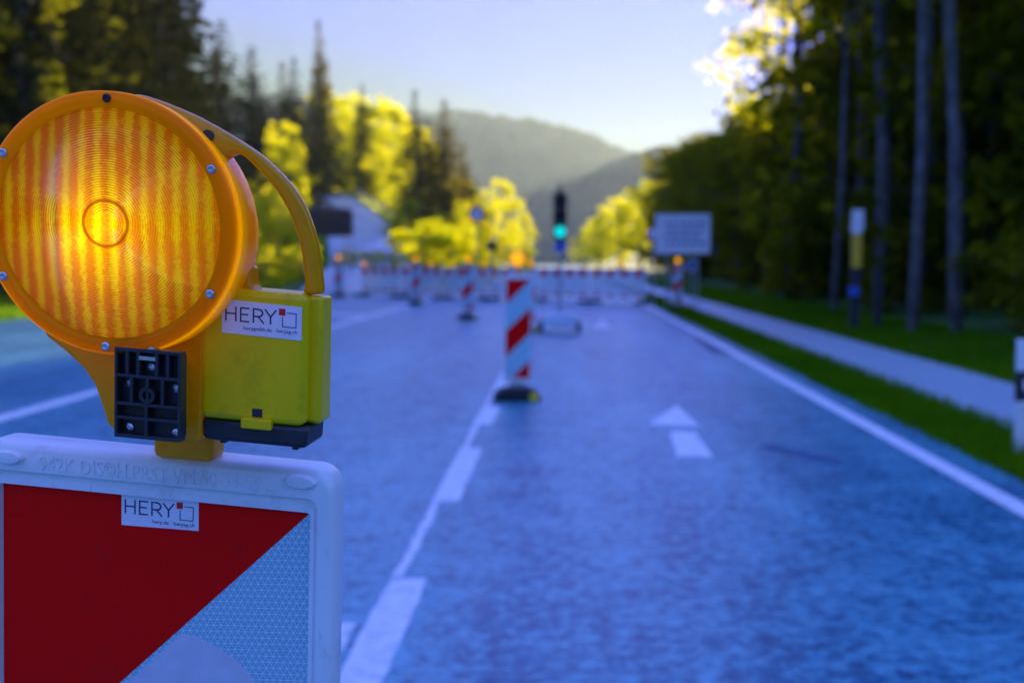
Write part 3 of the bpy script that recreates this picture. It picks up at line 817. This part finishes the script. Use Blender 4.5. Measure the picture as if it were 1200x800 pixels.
def hery(parent, x0, z0, w, h, y, xf, small):
    """HERY lettering with the square mark, in the box (x0, z0, w, h) with the sticker's lower left corner at (x0, z0)"""
    y0, y1 = y - .00025, y
    X = lambda u: x0 + u * w
    Z = lambda u: z0 + u * h
    lw = h * .042
    b = MB()
    for u in (.05, .175): b.stroke([(X(u), Z(.40)), (X(u), Z(.80))], lw, y0, y1)
    b.stroke([(X(.05), Z(.61)), (X(.175), Z(.61))], lw, y0, y1 - .00004)
    b.stroke([(X(.335), Z(.80)), (X(.235), Z(.80)), (X(.235), Z(.40)), (X(.335), Z(.40))], lw, y0, y1)
    b.stroke([(X(.235), Z(.61)), (X(.32), Z(.61))], lw, y0, y1 - .00004)
    arc = [(X(.455 + .055 * math.sin(t * math.pi / 8)), Z(.69 + .11 * math.cos(t * math.pi / 8))) for t in range(9)]
    b.stroke([(X(.395), Z(.40)), (X(.395), Z(.80))] + arc + [(X(.395), Z(.58))], lw, y0, y1)
    b.stroke([(X(.455), Z(.58)), (X(.52), Z(.40))], lw, y0, y1 - .00004)
    b.stroke([(X(.545), Z(.80)), (X(.61), Z(.60)), (X(.61), Z(.40))], lw, y0, y1)
    b.stroke([(X(.675), Z(.80)), (X(.61), Z(.60))], lw, y0, y1 - .00004)
    b.build('lettering', M['ink'], parent, xf)
    b = MB(); s = lw * .55
    b.stroke([(X(.82), Z(.76)), (X(.93), Z(.76)), (X(.93), Z(.34)), (X(.76), Z(.34)), (X(.76), Z(.62))], s, y0, y1)
    b.build('square_outline', M['ink'], parent, xf)
    MB().prism([(X(.715), Z(.68)), (X(.795), Z(.68)), (X(.795), Z(.88)), (X(.715), Z(.88))], y0, y1).build('red_square', M['ink_red'], parent, xf)
    put_text(small, h * .155, X(.40 if len(small) < 21 else .27), Z(.155), y1, M['ink'], parent, xf, width=w * (.54 if len(small) < 21 else .67))
st = MB().prism([(.0976, -.0245), (.1604, -.0232), (.1602, .0020), (.0976, .0012)], -.0016, -.0011).build('sticker', M['sticker'], bc, xf0)
hery(st, .0976, -.0245, .0628, .0258, -.0016, xf0, 'hery.de · heryag.ch')
# foot plate on the road
b = MB(); b.box(-.10, .35, -.18, .26, tg + .005, tg + .09); b.box(-.02, .27, -.05, .09, tg + .088, tg + .17)
b.build('foot_plate', M['rubber'], bc, xf0, bevel=.02)
MB().box(.06, .19, .0, .03, tg + .165, -1.03).build('mounting_post', M['galv'], bc, xf0)

# the amber warning lamp standing on the beacon
mount = local((.15, .008, .0355))
def xf1(p): return local(p) - mount
lamp = empty('warning_lamp', mount, 'large amber warning lamp with yellow handle and battery box, close up', 'warning lamp')
LX, LZ = .1225, .2135
def ring_prof(rin, rout, y):
    return [(rin, y + .004), (rin + .001, y - .003), ((rin + rout) / 2, y - .0055), (rout - .002, y - .003), (rout, y + .004), (rout, y + .014)]
lens_y = -.083
# lens: stepped concentric rings on a shallow dome
nr, ns = 46, 180
prof = []
for i in range(nr):
    r1, r2 = .0820 * i / nr, .0820 * (i + 1) / nr
    dome = lambda r: -.0075 * (1 - (r / .082) ** 2)
    step_h = .0008 if i > 4 else .0004
    prof += [(max(r1, .0004), lens_y + dome(r1)), (r1 + (r2 - r1) * .55, lens_y + dome(r1) - step_h), (r1 + (r2 - r1) * .93, lens_y + dome(r2) - step_h * .7)]
prof.append((.082, lens_y))
lb = MB(); lb.lathe_y(prof, LX, LZ, ns, close=False); lb.f.append(tuple(reversed(range(ns))))
lens = lb.build('lens', M['lens'], lamp, xf1, smooth='auto', angle=25)
MB().lathe_y([(.0150, lens_y - .0075), (.0154, lens_y - .0092), (.0166, lens_y - .0092), (.0172, lens_y - .0070)], LX, LZ, 64, close=False).build('lens_boss', M['amber'], lens, xf1, smooth='auto')
MB().lathe_y([(.0805, lens_y + .002), (.0815, lens_y - .004), (.0835, lens_y - .0062), (.0900, lens_y - .0058), (.0925, lens_y - .003), (.0932, lens_y + .003), (.0930, lens_y + .010)], LX, LZ, 128, close=False).build('lens_ring', M['amber'], lamp, xf1, smooth='auto', angle=60)
MB().lathe_y([(.0925, lens_y + .010), (.0930, lens_y + .013), (.0930, -.042), (.0910, -.028), (.0850, -.014), (.070, -.004), (.045, .002), (.0, .004)], LX, LZ, 96, close=False).build('housing', M['yellow_plastic'], lamp, xf1, smooth='auto', angle=50)
MB().lathe_y([(.066, -.062), (.058, -.046), (.036, -.030), (.001, -.022)], LX, LZ, 64, close=False).build('reflector', M['amber'], lamp, xf1, smooth=True)
for a in range(6):
    t = R(90 - 60 * a); sx_, sz_ = LX + .0868 * math.cos(t), LZ + .0868 * math.sin(t)
    b = MB(); b.lathe_y([(.0031, lens_y - .0045), (.0031, lens_y - .0070), (.0020, lens_y - .0078), (.0010, lens_y - .0068)], sx_, sz_, 16)
    b.build('screw', M['rust'] if a == 0 else M['steel'], lamp, xf1, smooth='auto')
# bulb
MB().lathe_y([(.001, -.050), (.005, -.047), (.007, -.040), (.006, -.034), (.005, -.024)], LX - .012, LZ - .014, 16).build('bulb', glow('lit_bulb', (1.0, 0.70, 0.10), 0.4), lamp, xf1, smooth=True)
bl = bpy.data.lights.new('bulb_light', 'POINT'); bl.energy = 0.125; bl.color = (1.0, 0.92, 0.20); bl.shadow_soft_size = .035
blo = bpy.data.objects.new('bulb_light', bl); COL.objects.link(blo); blo.parent = lamp; blo.location = xf1((LX - .012, -.048, LZ - .018))
# handle: curved plate from the housing top down to the battery box
pairs = [((0.1279, 0.3096), (0.128, 0.2963), -0.056),
         ((0.1405, 0.3075), (0.1375, 0.2928), -0.056),
         ((0.1562, 0.3032), (0.152, 0.2847), -0.056),
         ((0.1732, 0.2978), (0.1672, 0.2707), -0.056),
         ((0.1876, 0.2916), (0.1824, 0.2567), -0.056),
         ((0.1975, 0.2866), (0.1915, 0.26), -0.0535),
         ((0.2061, 0.282), (0.1975, 0.2686), -0.051),
         ((0.2136, 0.2774), (0.2048, 0.273), -0.0485),
         ((0.221, 0.2727), (0.2123, 0.2677), -0.046),
         ((0.228, 0.2667), (0.2186, 0.261), -0.0435),
         ((0.2356, 0.2601), (0.2262, 0.2544), -0.041),
         ((0.2426, 0.2522), (0.2326, 0.2458), -0.0385),
         ((0.2484, 0.2435), (0.2377, 0.2364), -0.036),
         ((0.2531, 0.234), (0.2423, 0.2269), -0.0335),
         ((0.2571, 0.2219), (0.2457, 0.2153), -0.031),
         ((0.2606, 0.2065), (0.2485, 0.2023), -0.0285),
         ((0.2622, 0.1896), (0.25, 0.1873), -0.026),
         ((0.2637, 0.1789), (0.2508, 0.1784), -0.026),
         ((0.2645, 0.1726), (0.247, 0.1724), -0.026)]
hb = MB(); nsec = 16
for (ox, oz), (ix, iz), yc in pairs:
    for k in range(nsec):
        t = 2 * math.pi * k / nsec
        c, s_ = math.cos(t), math.sin(t)
        u = .5 + .5 * math.copysign(abs(c) ** .6, c); w = math.copysign(abs(s_) ** .6, s_)
        hb.v.append((ix + (ox - ix) * u, yc + .0100 * w, iz + (oz - iz) * u))
for i in range(len(pairs) - 1):
    for k in range(nsec): hb.f.append((i * nsec + k, i * nsec + (k + 1) % nsec, (i + 1) * nsec + (k + 1) % nsec, (i + 1) * nsec + k))
hb.f += [tuple(reversed(range(nsec))), tuple(range((len(pairs) - 1) * nsec, len(pairs) * nsec))]
ho_ = hb.build('handle', M['yellow_plastic'], lamp, xf1, smooth=True)
ss = ho_.modifiers.new('smooth', 'SUBSURF'); ss.levels = 1; ss.render_levels = 2
MB().lathe_y([(.0041, -.0672), (.0041, -.0640)], .1870, .2818, 24).build('eyelet', M['black_plastic'], lamp, xf1)
# yellow body below the lens, down to the foot
body = [(.045, .150), (.060, .125), (.075, .1150), (.0885, .1035), (.0965, .0925), (.1020, .0775), (.1065, .0640), (.115, .0575), (.126, .0560), (.1745, .0560), (.1790, .0600), (.1800, .0900), (.1800, .1850), (.16, .20), (.09, .19)]
MB().prism(body, -.050, -.006).build('lamp_body', M['yellow_plastic'], lamp, xf1, smooth='auto', bevel=.005, seg=3)
MB().box(.1265, .1740, -.012, .022, .0345, .0585).build('foot', M['yellow_plastic'], lamp, xf1, smooth='auto', bevel=.005, seg=3)
flare = [(.196, .1690), (.222, .1690), (.2155, .1735), (.2125, .1790), (.2120, .1900), (.196, .20)]
MB().prism(flare, -.044, -.02).build('housing_flare', M['yellow_plastic'], lamp, xf1, smooth='auto', bevel=.003)
# battery box
MB().prism(rrect(.1770, .2565, .0755, .1735, .006, 4), -.051, .006).build('battery_box', M['box_plastic'], lamp, xf1, smooth='auto', bevel=.005, seg=3)
MB().box(.2540, .2655, -.036, -.004, .0765, .1722).build('box_rib', M['box_plastic'], lamp, xf1, smooth='auto', bevel=.003, seg=3)
MB().prism([(.1800, .0595), (.2580, .0595), (.2590, .0752), (.1785, .0752)], -.0500, .004).build('box_base', M['black_plastic'], lamp, xf1, smooth='auto', bevel=.003, seg=2)
for x in (.191, .246): MB().box(x, x + .004, -.044, -.036, .0570, .0605).build('base_stud', M['black_plastic'], lamp, xf1)
MB().box(.2096, .2328, -.0545, -.046, .0712, .0790).build('latch', M['box_plastic'], lamp, xf1, bevel=.0012)
MB().box(.2175, .2250, -.0515, -.0495, .0800, .0862).build('latch_slot', M['black_plastic'], lamp, xf1)
st2 = MB().prism([(.1939, .1405), (.2536, .1395), (.2537, .1640), (.1941, .1652)], -.0516, -.0511).build('sticker', M['sticker'], lamp, xf1)
hery(st2, .1940, .1402, .0597, .0245, -.0516, xf1, 'herygmbh.de · heryag.ch')
# black clamp with ribbed face
ck = empty('clamp', (0, 0, 0), None, None); ck.parent = lamp
cx0, cx1, cz0, cz1 = .1290, .1772, .0630, .1272
cyf, cyb = -.0900, -.0805
cl = loops_mesh([(rrect(cx0, cx1, cz0, cz1, .004, 3), -.0775), (rrect(cx0, cx1, cz0, cz1, .004, 3), cyb)])
MB().box(.138, .1700, -.0776, -.049, .068, .116).build('clamp_spacer', M['yellow_plastic'], ck, xf1, bevel=.003)
cl.build('clamp_back', M['black_plastic'], ck, xf1)
rows = [(.1085, .1245, (.1312, .1382, .1462, .1596, .1676, .1750), None), (.0885, .1060, (.1312, .1415, .1530, .1640, .1750), None), (.0785, .0860, (.1312, .1522, .1750), None), (.0655, .0760, (.1312, .1522, .1750), None)]
rb = MB()
def ribh(x0, x1, z0, z1): rb.box(x0, x1, cyf, cyb + .001, z0, z1)
zs = [cz0, .0655, .0760, .0785, .0860, .0885, .1060, .1085, .1245, cz1]
for z0, z1 in ((cz0, .0655), (.0760, .0785), (.0860, .0885), (.1060, .1085), (.1245, cz1)): ribh(cx0, cx1, z0, z1)
for z0, z1, xs_, _ in rows:
    edges = [cx0] + list(xs_[1:-1]) + [cx1]
    ribh(cx0, xs_[0], z0 - .0005, z1 + .0005); ribh(xs_[-1], cx1, z0 - .0005, z1 + .0005)
    for x in xs_[1:-1]: ribh(x - .0013, x + .0013, z0 - .0005, z1 + .0005)
rb.build('clamp_ribs', M['black_plastic'], ck, xf1, bevel=.0006)
MB().lathe_y([(.0058, cyb), (.0058, cyf - .0008), (.0032, cyf - .0008), (.0032, cyb)], .1530, .0945, 20, close=False).build('clamp_eye', M['black_plastic'], ck, xf1, smooth='auto')
for x, z in ((.1375, .1015), (.1715, .1005), (.1375, .0695), (.1718, .0685), (.1530, .1140)):
    MB().lathe_y([(.0030, cyb + .002), (.0030, cyb - .003), (.0016, cyb - .0036), (.0010, cyb - .0025)], x, z, 14).build('screw', M['steel'], ck, xf1, smooth='auto')
MB().box(.1470, .1590, cyf - .0004, cyf + .002, .1195, .1222).build('clamp_plate', M['steel'], ck, xf1)
b = MB(); b.lathe_z([(.0052, 0), (.0052, .0016), (.0040, .0034), (.0015, .0042)], 20); b.v = [(x + .1535, y - .083, z + .1272) for x, y, z in b.v]
b.build('bolt_head', M['steel'], lamp, xf1, smooth='auto')

# ------------------------------------------------------------------ beacons, lamps and barriers further off
def make_beacon():
    t = empty('guide_beacon', (0, 0, 0), 'x', 'guide beacon', 'guide beacons leading off the closed lane')
    loops_mesh([(rrect(-.142, .142, .17, 1.27, .02, 4), .045), (rrect(-.142, .142, .17, 1.27, .02, 4), .004), (rrect(-.136, .136, .176, 1.264, .018, 4), 0)]).build('frame', M['white_plastic'], t)
    MB().prism([(-.125, .22), (.125, .22), (.125, 1.22), (-.125, 1.22)], -.003, .0).build('white_foil', M['foil'], t)
    for lo, hi in ((-.25, .01), (-.79, -.53), (-1.33, -1.07)):
        b = MB(); b.prism([(x - .125, z + 1.22) for x, z in foil_poly(lo, hi)], -.006, -.003); b.build('red_stripe', M['red'], t)
    b = MB(); b.prism([(-.24, .005), (.24, .005), (.235, .05), (.17, .10), (.08, .125), (-.08, .125), (-.17, .10), (-.235, .05)], -.19, .21)
    b.build('foot_plate', M['rubber'], t, bevel=.015)
    MB().box(-.06, .06, .01, .04, .12, .18).build('mounting_post', M['galv'], t)
    b = MB(); b.lathe_y([(.045, -.205), (.045, -.188)], .17, .052, 18); b.build('reflector', M['reflector_yellow'], t)
    return t
def make_lamp():
    t = empty('warning_lamp', (0, 0, 0), 'x', 'warning lamp', 'amber warning lamps on the beacons and barriers')
    MB().lathe_y([(.075, -.062), (.082, -.056), (.082, .0), (.06, .02)], -.02, .155, 24).build('housing', M['yellow_plastic'], t, smooth='auto')
    MB().lathe_y([(.001, -.072), (.040, -.070), (.074, -.0625)], -.02, .155, 24, close=False).build('lens', M['amber_small'], t, smooth='auto')
    MB().box(.035, .105, -.035, .015, .03, .13).build('battery_box', M['box_plastic'], t, bevel=.008)
    MB().box(-.03, .02, -.025, .01, .0, .085).build('stem', M['yellow_plastic'], t, bevel=.006)
    b = MB(); b.tube([(.02, -.01, .235), (.06, -.01, .215), (.09, -.01, .175), (.1, -.01, .125)], .009, 8); b.build('handle', M['yellow_plastic'], t, smooth=True)
    return t
BEA, LMP = make_beacon(), make_lamp()
first = {'b': True, 'l': True}
def place(kind, loc, rz, label, lean=0.0, sc=1.0):
    src = BEA if kind == 'b' else LMP
    o = src if first[kind] else copy_tree(src)
    first[kind] = False
    o.location = loc; o.rotation_euler = (0, lean, R(rz)); o.scale = (sc,) * 3
    o['label'] = label
    return o
for x, y, rz, lab, lab2, lean, sc in (
        (-.45, 11.47, 3, 'red and white guide beacon alone mid-road, nearest behind the large one', 'orange lamp on the mid-road beacon', R(1.0), 1.0),
        (-.64, 22.6, -6, 'guide beacon mostly hidden behind the nearer mid-road beacon', 'orange lamp on the beacon hidden behind the mid-road one', 0, .95),
        (-2.27, 27.41, 14, 'guide beacon between the mid-road beacon and the barrier row, third from left', 'orange lamp on the beacon third from left', 0, 1.02),
        (-4.7, 36.51, 20, 'slim guide beacon in front of the barrier row, second from left', 'amber lamp on the beacon second from left', R(1), 1.04),
        (-8.71, 44.22, 24, 'leftmost guide beacon standing left of the barrier row', 'round yellow lamp on the leftmost beacon', 0, 1.1),
        (3.36, 33.2, -4, 'red and white guide beacon on the verge under the white sign', 'orange lamp on the beacon under the white sign', 0, 1.0)):
    place('b', (x, y, 0), rz, lab, lean, sc)
    place('l', (x + .02, y + .02, 1.27 * sc), rz, lab2, lean, .98)

def make_barrier():
    t = empty('barrier', (0, 0, 0), 'x', 'barrier', 'red and white barriers closing the road')
    w = 1.0
    MB().box(-w, w, -.022, .022, .86, 1.11).build('top_board', M['sign_white'], t, bevel=.012)
    for k in range(4):
        x = -.86 + k * .5
        MB().box(x - .125 + .11, x + .125 + .11, -.027, -.0222, .868, 1.102).build('red_panel', M['red'], t)
    b = MB()
    for k in range(17): b.box(-.93 + k * .1163 - .042, -.93 + k * .1163 + .042, -.008, .008, .30, .862)
    b.build('grid_bars', M['sign_white'], t)
    MB().box(-w, w, -.02, .02, .20, .305).build('lower_rail', M['sign_white'], t, bevel=.008)
    for k in range(4):
        x = -.75 + k * .5
        MB().box(x - .11, x + .11, -.025, -.0202, .215, .29).build('red_strip', M['red'], t)
    for s in (-.9, .9):
        MB().box(s - .03, s + .03, -.03, .03, .06, .30).build('leg', M['sign_white'], t)
        MB().box(s - .12, s + .12, -.36, .36, .004, .09).build('foot', M['rubber'], t, bevel=.02)
    return t
BAR = make_barrier()
A, B_ = Vector((-8.0, 45.0, 0)), Vector((2.75, 37.0, 0))
nb = 6; dv = (B_ - A) / nb; ang = math.atan2(dv.y, dv.x)
ords = ['leftmost barrier of the row closing the road', 'second barrier from the left in the row closing the road', 'third barrier from the left, left of the mid-road beacon', 'barrier behind the traffic light, fourth from the left', 'barrier right of the traffic light, fifth from the left', 'rightmost barrier of the row, ending by the verge']
bar_src = True
for k in range(nb):
    p = A + dv * (k + .5)
    o = BAR if bar_src else copy_tree(BAR); bar_src = False
    o.location = p; o.rotation_euler = (0, 0, ang); o['label'] = ords[k]
    o.scale = (dv.length / 2.04, 1, 1.04)
for k, f_, lab in ((0, .12, 'amber lamp at the left end of the barrier row'), (1, .75, 'orange lamp on the second barrier'), (2, .95, 'orange lamp on the third barrier'), (3, .60, 'yellow lamp on the fourth barrier right of the traffic light'), (5, .55, 'reddish lamp on the rightmost barrier'), (2, .25, 'orange lamp left of the mid-road beacon on the third barrier')):
    p = A + dv * (k + f_)
    place('l', (p.x, p.y, 1.155), math.degrees(ang), lab, 0, .9)

# portable traffic light with its battery cart
tl = empty('traffic_light', (-.03, 22.4, 0), 'portable traffic light showing green on a slim mast and battery cart', 'traffic light')
MB().tube([(0, 0, .3), (0, 0, 2.85)], .028, 10).build('mast', M['galv'], tl, smooth='auto')
head = loops_mesh([(rrect(-.135, .135, 1.80, 2.72, .05, 4), -.05), (rrect(-.135, .135, 1.80, 2.72, .05, 4), -.20), (rrect(-.125, .125, 1.81, 2.71, .045, 4), -.215)])
head.f = [tuple(reversed(f)) for f in head.f]
hd = head.build('signal_head', M['black_plastic'], tl)
for z, m_, nm in ((2.57, 'dark_signal', 'red_lens'), (2.27, 'dark_signal', 'amber_lens'), (1.97, 'green_signal', 'green_lens')):
    MB().lathe_y([(.001, -.232), (.06, -.228), (.108, -.2155)], 0, z, 24, close=False).build(nm, M[m_], hd, smooth=True)
    b = MB(); n = 16
    b.v = [(.118 * math.cos(R(-20 + 220 * i / n)) * s, y, z + .118 * math.sin(R(-20 + 220 * i / n)) * s) for s in (1.0, 1.04) for y in (-.21, -.37) for i in range(n + 1)]
    m_n = n + 1
    for lay in (0, 2):
        for i in range(n): b.f.append((lay * m_n + i, lay * m_n + i + 1, (lay + 1) * m_n + i + 1, (lay + 1) * m_n + i))
    for i in range(n): b.f.append((m_n + i, m_n + i + 1, 3 * m_n + i + 1, 3 * m_n + i))
    b.build('visor', M['black_plastic'], hd)
MB().tube([(0, -.05, 2.72), (0, -.05, 2.86)], .04, 10).build('radar_sensor', M['black_plastic'], tl)
MB().box(-.11, .11, -.15, .03, 1.58, 1.78).build('control_box', M['sign_blue'], tl, bevel=.02)
MB().prism([(-.34, .10), (.34, .10), (.28, .36), (-.28, .36)], -.28, .28).build('battery_cart', M['cart_blue'], tl, bevel=.03)
for s in (-.37, .37):
    b = MB(); b.lathe_y([(.11, -.04), (.12, -.02), (.12, .02), (.11, .04)], 0, .122, 20); b.v = [(s + y, x, z) for x, y, z in b.v]
    b.build('wheel', M['rubber'], tl, smooth='auto')

def post_parts(t, x, y, z1, r=.03): return MB().tube([(x, y, -.1), (x, y, z1)], r, 10).build('post', M['galv'], t, smooth='auto')
# white information sign on the verge
sg = empty('information_sign', (3.56, 33.8, 0), 'white rectangular sign with lines of text on the right verge', 'sign')
sp = loops_mesh([(rrect(-.80, .80, 1.62, 2.78, .05, 4), .02), (rrect(-.80, .80, 1.62, 2.78, .05, 4), -.02)]).build('sign_board', M['sign_white'], sg)
sp.data.flip_normals()
rl = random.Random(4)
for i in range(4):       # unreadable rows of words
    b = MB(); x = -.55 + rl.uniform(0, .1)
    while x < .5:
        w = rl.uniform(.10, .26); b.box(x, min(x + w, .66), -.0235, -.0202, 2.47 - i * .2, 2.47 - i * .2 + .075); x += w + .06
    b.build('text_line', M['ink_blue'], sp)
post_parts(sg, -.45, .05, 2.7); post_parts(sg, .45, .05, 2.7)
def round_sign(name, loc, z, r, face, rim, label, rz=0, cat='sign', post=True):
    t = empty(name, loc, label, cat, None, R(rz))
    MB().lathe_y([(r, .0), (r, -.02)], 0, z, 32).build('sign_plate', M[rim], t)
    MB().lathe_y([(r * .74, -.0205), (r * .74, -.024)], 0, z, 32).build('sign_face', M[face], t)
    if post: post_parts(t, 0, .035, z + r * .8)
    return t
round_sign('round_sign', (2.82, 35.2, 0), 2.24, .24, 'sign_white', 'red', 'small round sign with red rim at the left edge of the white sign')
round_sign('round_sign', (3.92, 34.6, 0), 1.28, .19, 'sign_blue', 'sign_white', 'small round blue sign low beside the white sign post')
round_sign('round_sign', (-3.6, 48.5, 0), 3.4, .34, 'sign_white', 'red', 'round sign with red rim high on a post behind the barriers')
# dark back of a large board on the left
db = empty('sign_board', (-12.4, 60, 0), 'large dark board on two posts left of the side road', 'sign board')
MB().box(-1.4, 1.4, -.03, .03, 2.7, 4.15).build('board', M['sign_back'], db, bevel=.03)
for s in (-1.0, 1.0): MB().tube([(s, .06, -.2), (s, .06, 4.1)], .05, 10).build('post', M['galv'], db)
round_sign('round_reflector', (-11.05, 59.9, 0), 4.12, .12, 'sign_white', 'sign_white', 'small pale round reflector at the corner of the dark board')
# small dark cabinet behind the barriers
cb = empty('control_cabinet', (-3.1, 50.5, 0), 'small dark box on a post below the round sign', 'cabinet')
MB().box(-.24, .24, -.12, .12, 1.85, 2.30).build('box', M['sign_back'], cb, bevel=.02)
MB().lathe_y([(.08, -.13), (.08, -.121)], .14, 2.42, 16).build('lamp', M['sign_white'], cb)
post_parts(cb, 0, .05, 2.3); MB().box(.13, .15, -.12, -.10, 2.28, 2.42).build('lamp_arm', M['galv'], cb)
# bushes added for a bright yellow strip at the foot of the side road
for i in range(6):
    hx = -12.9 + i * .62
    tree(SHRUB_Y[i % 2], 3.2, hx, 66.5, 1.0, 'knee-high bush added for the bright yellow strip by the side road', 'low added bushes at the foot of the side road', 'shrub', 1.1, 'shrub')
# guard rail along the side road
gr = empty('guard_rail', (-8.6, 66, 0), 'grey-green guard rail along the right edge of the side road', 'guard rail')
pts = []
for i, (x, y, z) in enumerate(RAMP[1:4]):
    pts.append(Vector((x + 3.1, y + .8, z)) - gr.location)
b = MB()
for (p, q) in zip(pts[:-1], pts[1:]):
    for z0, z1, off in ((.45, .58, .0), (.58, .64, .04), (.64, .77, .0)):
        n = (q - p).cross(Vector((0, 0, 1))).normalized() * off
        b.add([p + n + Vector((0, 0, z0)), q + n + Vector((0, 0, z0)), q + n + Vector((0, 0, z1)), p + n + Vector((0, 0, z1)),
               p + n * 1 + (n.normalized() if off else (q - p).cross(Vector((0, 0, 1))).normalized()) * .02 + Vector((0, 0, z0)), q + (q - p).cross(Vector((0, 0, 1))).normalized() * (off + .02) + Vector((0, 0, z0)), q + (q - p).cross(Vector((0, 0, 1))).normalized() * (off + .02) + Vector((0, 0, z1)), p + (q - p).cross(Vector((0, 0, 1))).normalized() * (off + .02) + Vector((0, 0, z1))],
              [(0, 1, 2, 3), (7, 6, 5, 4), (0, 4, 5, 1), (3, 2, 6, 7), (0, 3, 7, 4), (1, 5, 6, 2)])
b.build('rail', M['galv'], gr)
for (p, q) in zip(pts[:-1], pts[1:]):
    for k in range(6):
        c = p.lerp(q, k / 6); MB().box(c.x - .05, c.x + .05, c.y - .04, c.y + .04, c.z - .4, c.z + .7).build('post', M['galv'], gr)
# tall narrow sign on two posts before the wood
zt = terrain(6.1, 23.9)
ns_ = empty('narrow_sign', (6.1, 23.9, zt), 'narrow yellow and white sign on dark posts before the wood', 'sign')
MB().box(-.10, .10, -.03, .03, 1.30, 2.08).build('yellow_panel', M['sign_yellow'], ns_, bevel=.01)
MB().box(-.11, .13, -.035, .035, 2.085, 2.50).build('white_panel', M['sign_white'], ns_, bevel=.01)
MB().lathe_y([(.13, -.055), (.13, -.036)], -.02, 2.12, 20).build('white_disc', M['sign_white'], ns_)
MB().lathe_y([(.12, -.055), (.12, -.036)], -.06, .82, 20).build('blue_disc', M['sign_blue'], ns_)
for x in (0.0, .48): MB().box(x - .08, x + .08, .036, .16, -.2, 2.4 if x == 0 else 1.35).build('post', M['sign_back'], ns_)
# delineator post at the right edge
dp = empty('delineator_post', (3.42, 8.55, -.05), 'white delineator post with black band at the right picture edge', 'delineator post')
tri = lambda s: [(-.07 * s, -.04 * s), (.07 * s, -.04 * s), (.03 * s, .07 * s), (-.03 * s, .07 * s)]
MB().slab(tri(1), -.1, .42).build('lower_post', M['white_plastic'], dp, bevel=.008)
MB().slab(tri(1.02), .42, .64).build('black_band', M['black_plastic'], dp)
MB().slab(tri(1), .64, .87).build('post_head', M['white_plastic'], dp, bevel=.008)
MB().box(-.012, .012, -.046, -.0412, .50, .58).build('reflector', M['sign_white'], dp)

# ------------------------------------------------------------------ haze over the valley
hz = MB(); hz.box(-1500, 1500, -60, 2000, -4, 222)
hm = bpy.data.materials.new('valley_haze'); hm.use_nodes = True
hn = hm.node_tree; hn.nodes.clear()
ho = hn.nodes.new('ShaderNodeOutputMaterial'); hv = hn.nodes.new('ShaderNodeVolumePrincipled')
hv.inputs['Color'].default_value = (0.74, 0.92, 1.0, 1); hv.inputs['Density'].default_value = 0.00009
hv.inputs['Anisotropy'].default_value = 0.5
hn.links.new(hv.outputs[0], ho.inputs['Volume'])
tag(hz.build('haze', hm), 'thin pale evening haze filling the valley', 'haze', kind='stuff')

# ------------------------------------------------------------------ labels: number look-alikes from left to right as seen from the road
ORD = 'leftmost second third fourth fifth sixth seventh eighth ninth tenth eleventh twelfth thirteenth fourteenth fifteenth sixteenth'.split()
fam = {}
for o in scene.objects:
    if o.parent is None and o.get('group') and o.type == 'EMPTY' and o.get('category') in ('tree', 'shrub'):
        fam.setdefault(o['label'], []).append(o)
for lab, members in fam.items():
    if 1 < len(members) <= 16:
        members.sort(key=lambda o: o.location.x / o.location.y)
        for i, o in enumerate(members):
            where = 'leftmost of them' if i == 0 else 'rightmost of them' if i == len(members) - 1 else ORD[i] + ' from left'
            o['label'] = ' '.join(lab.split()[:12]) + ', ' + where
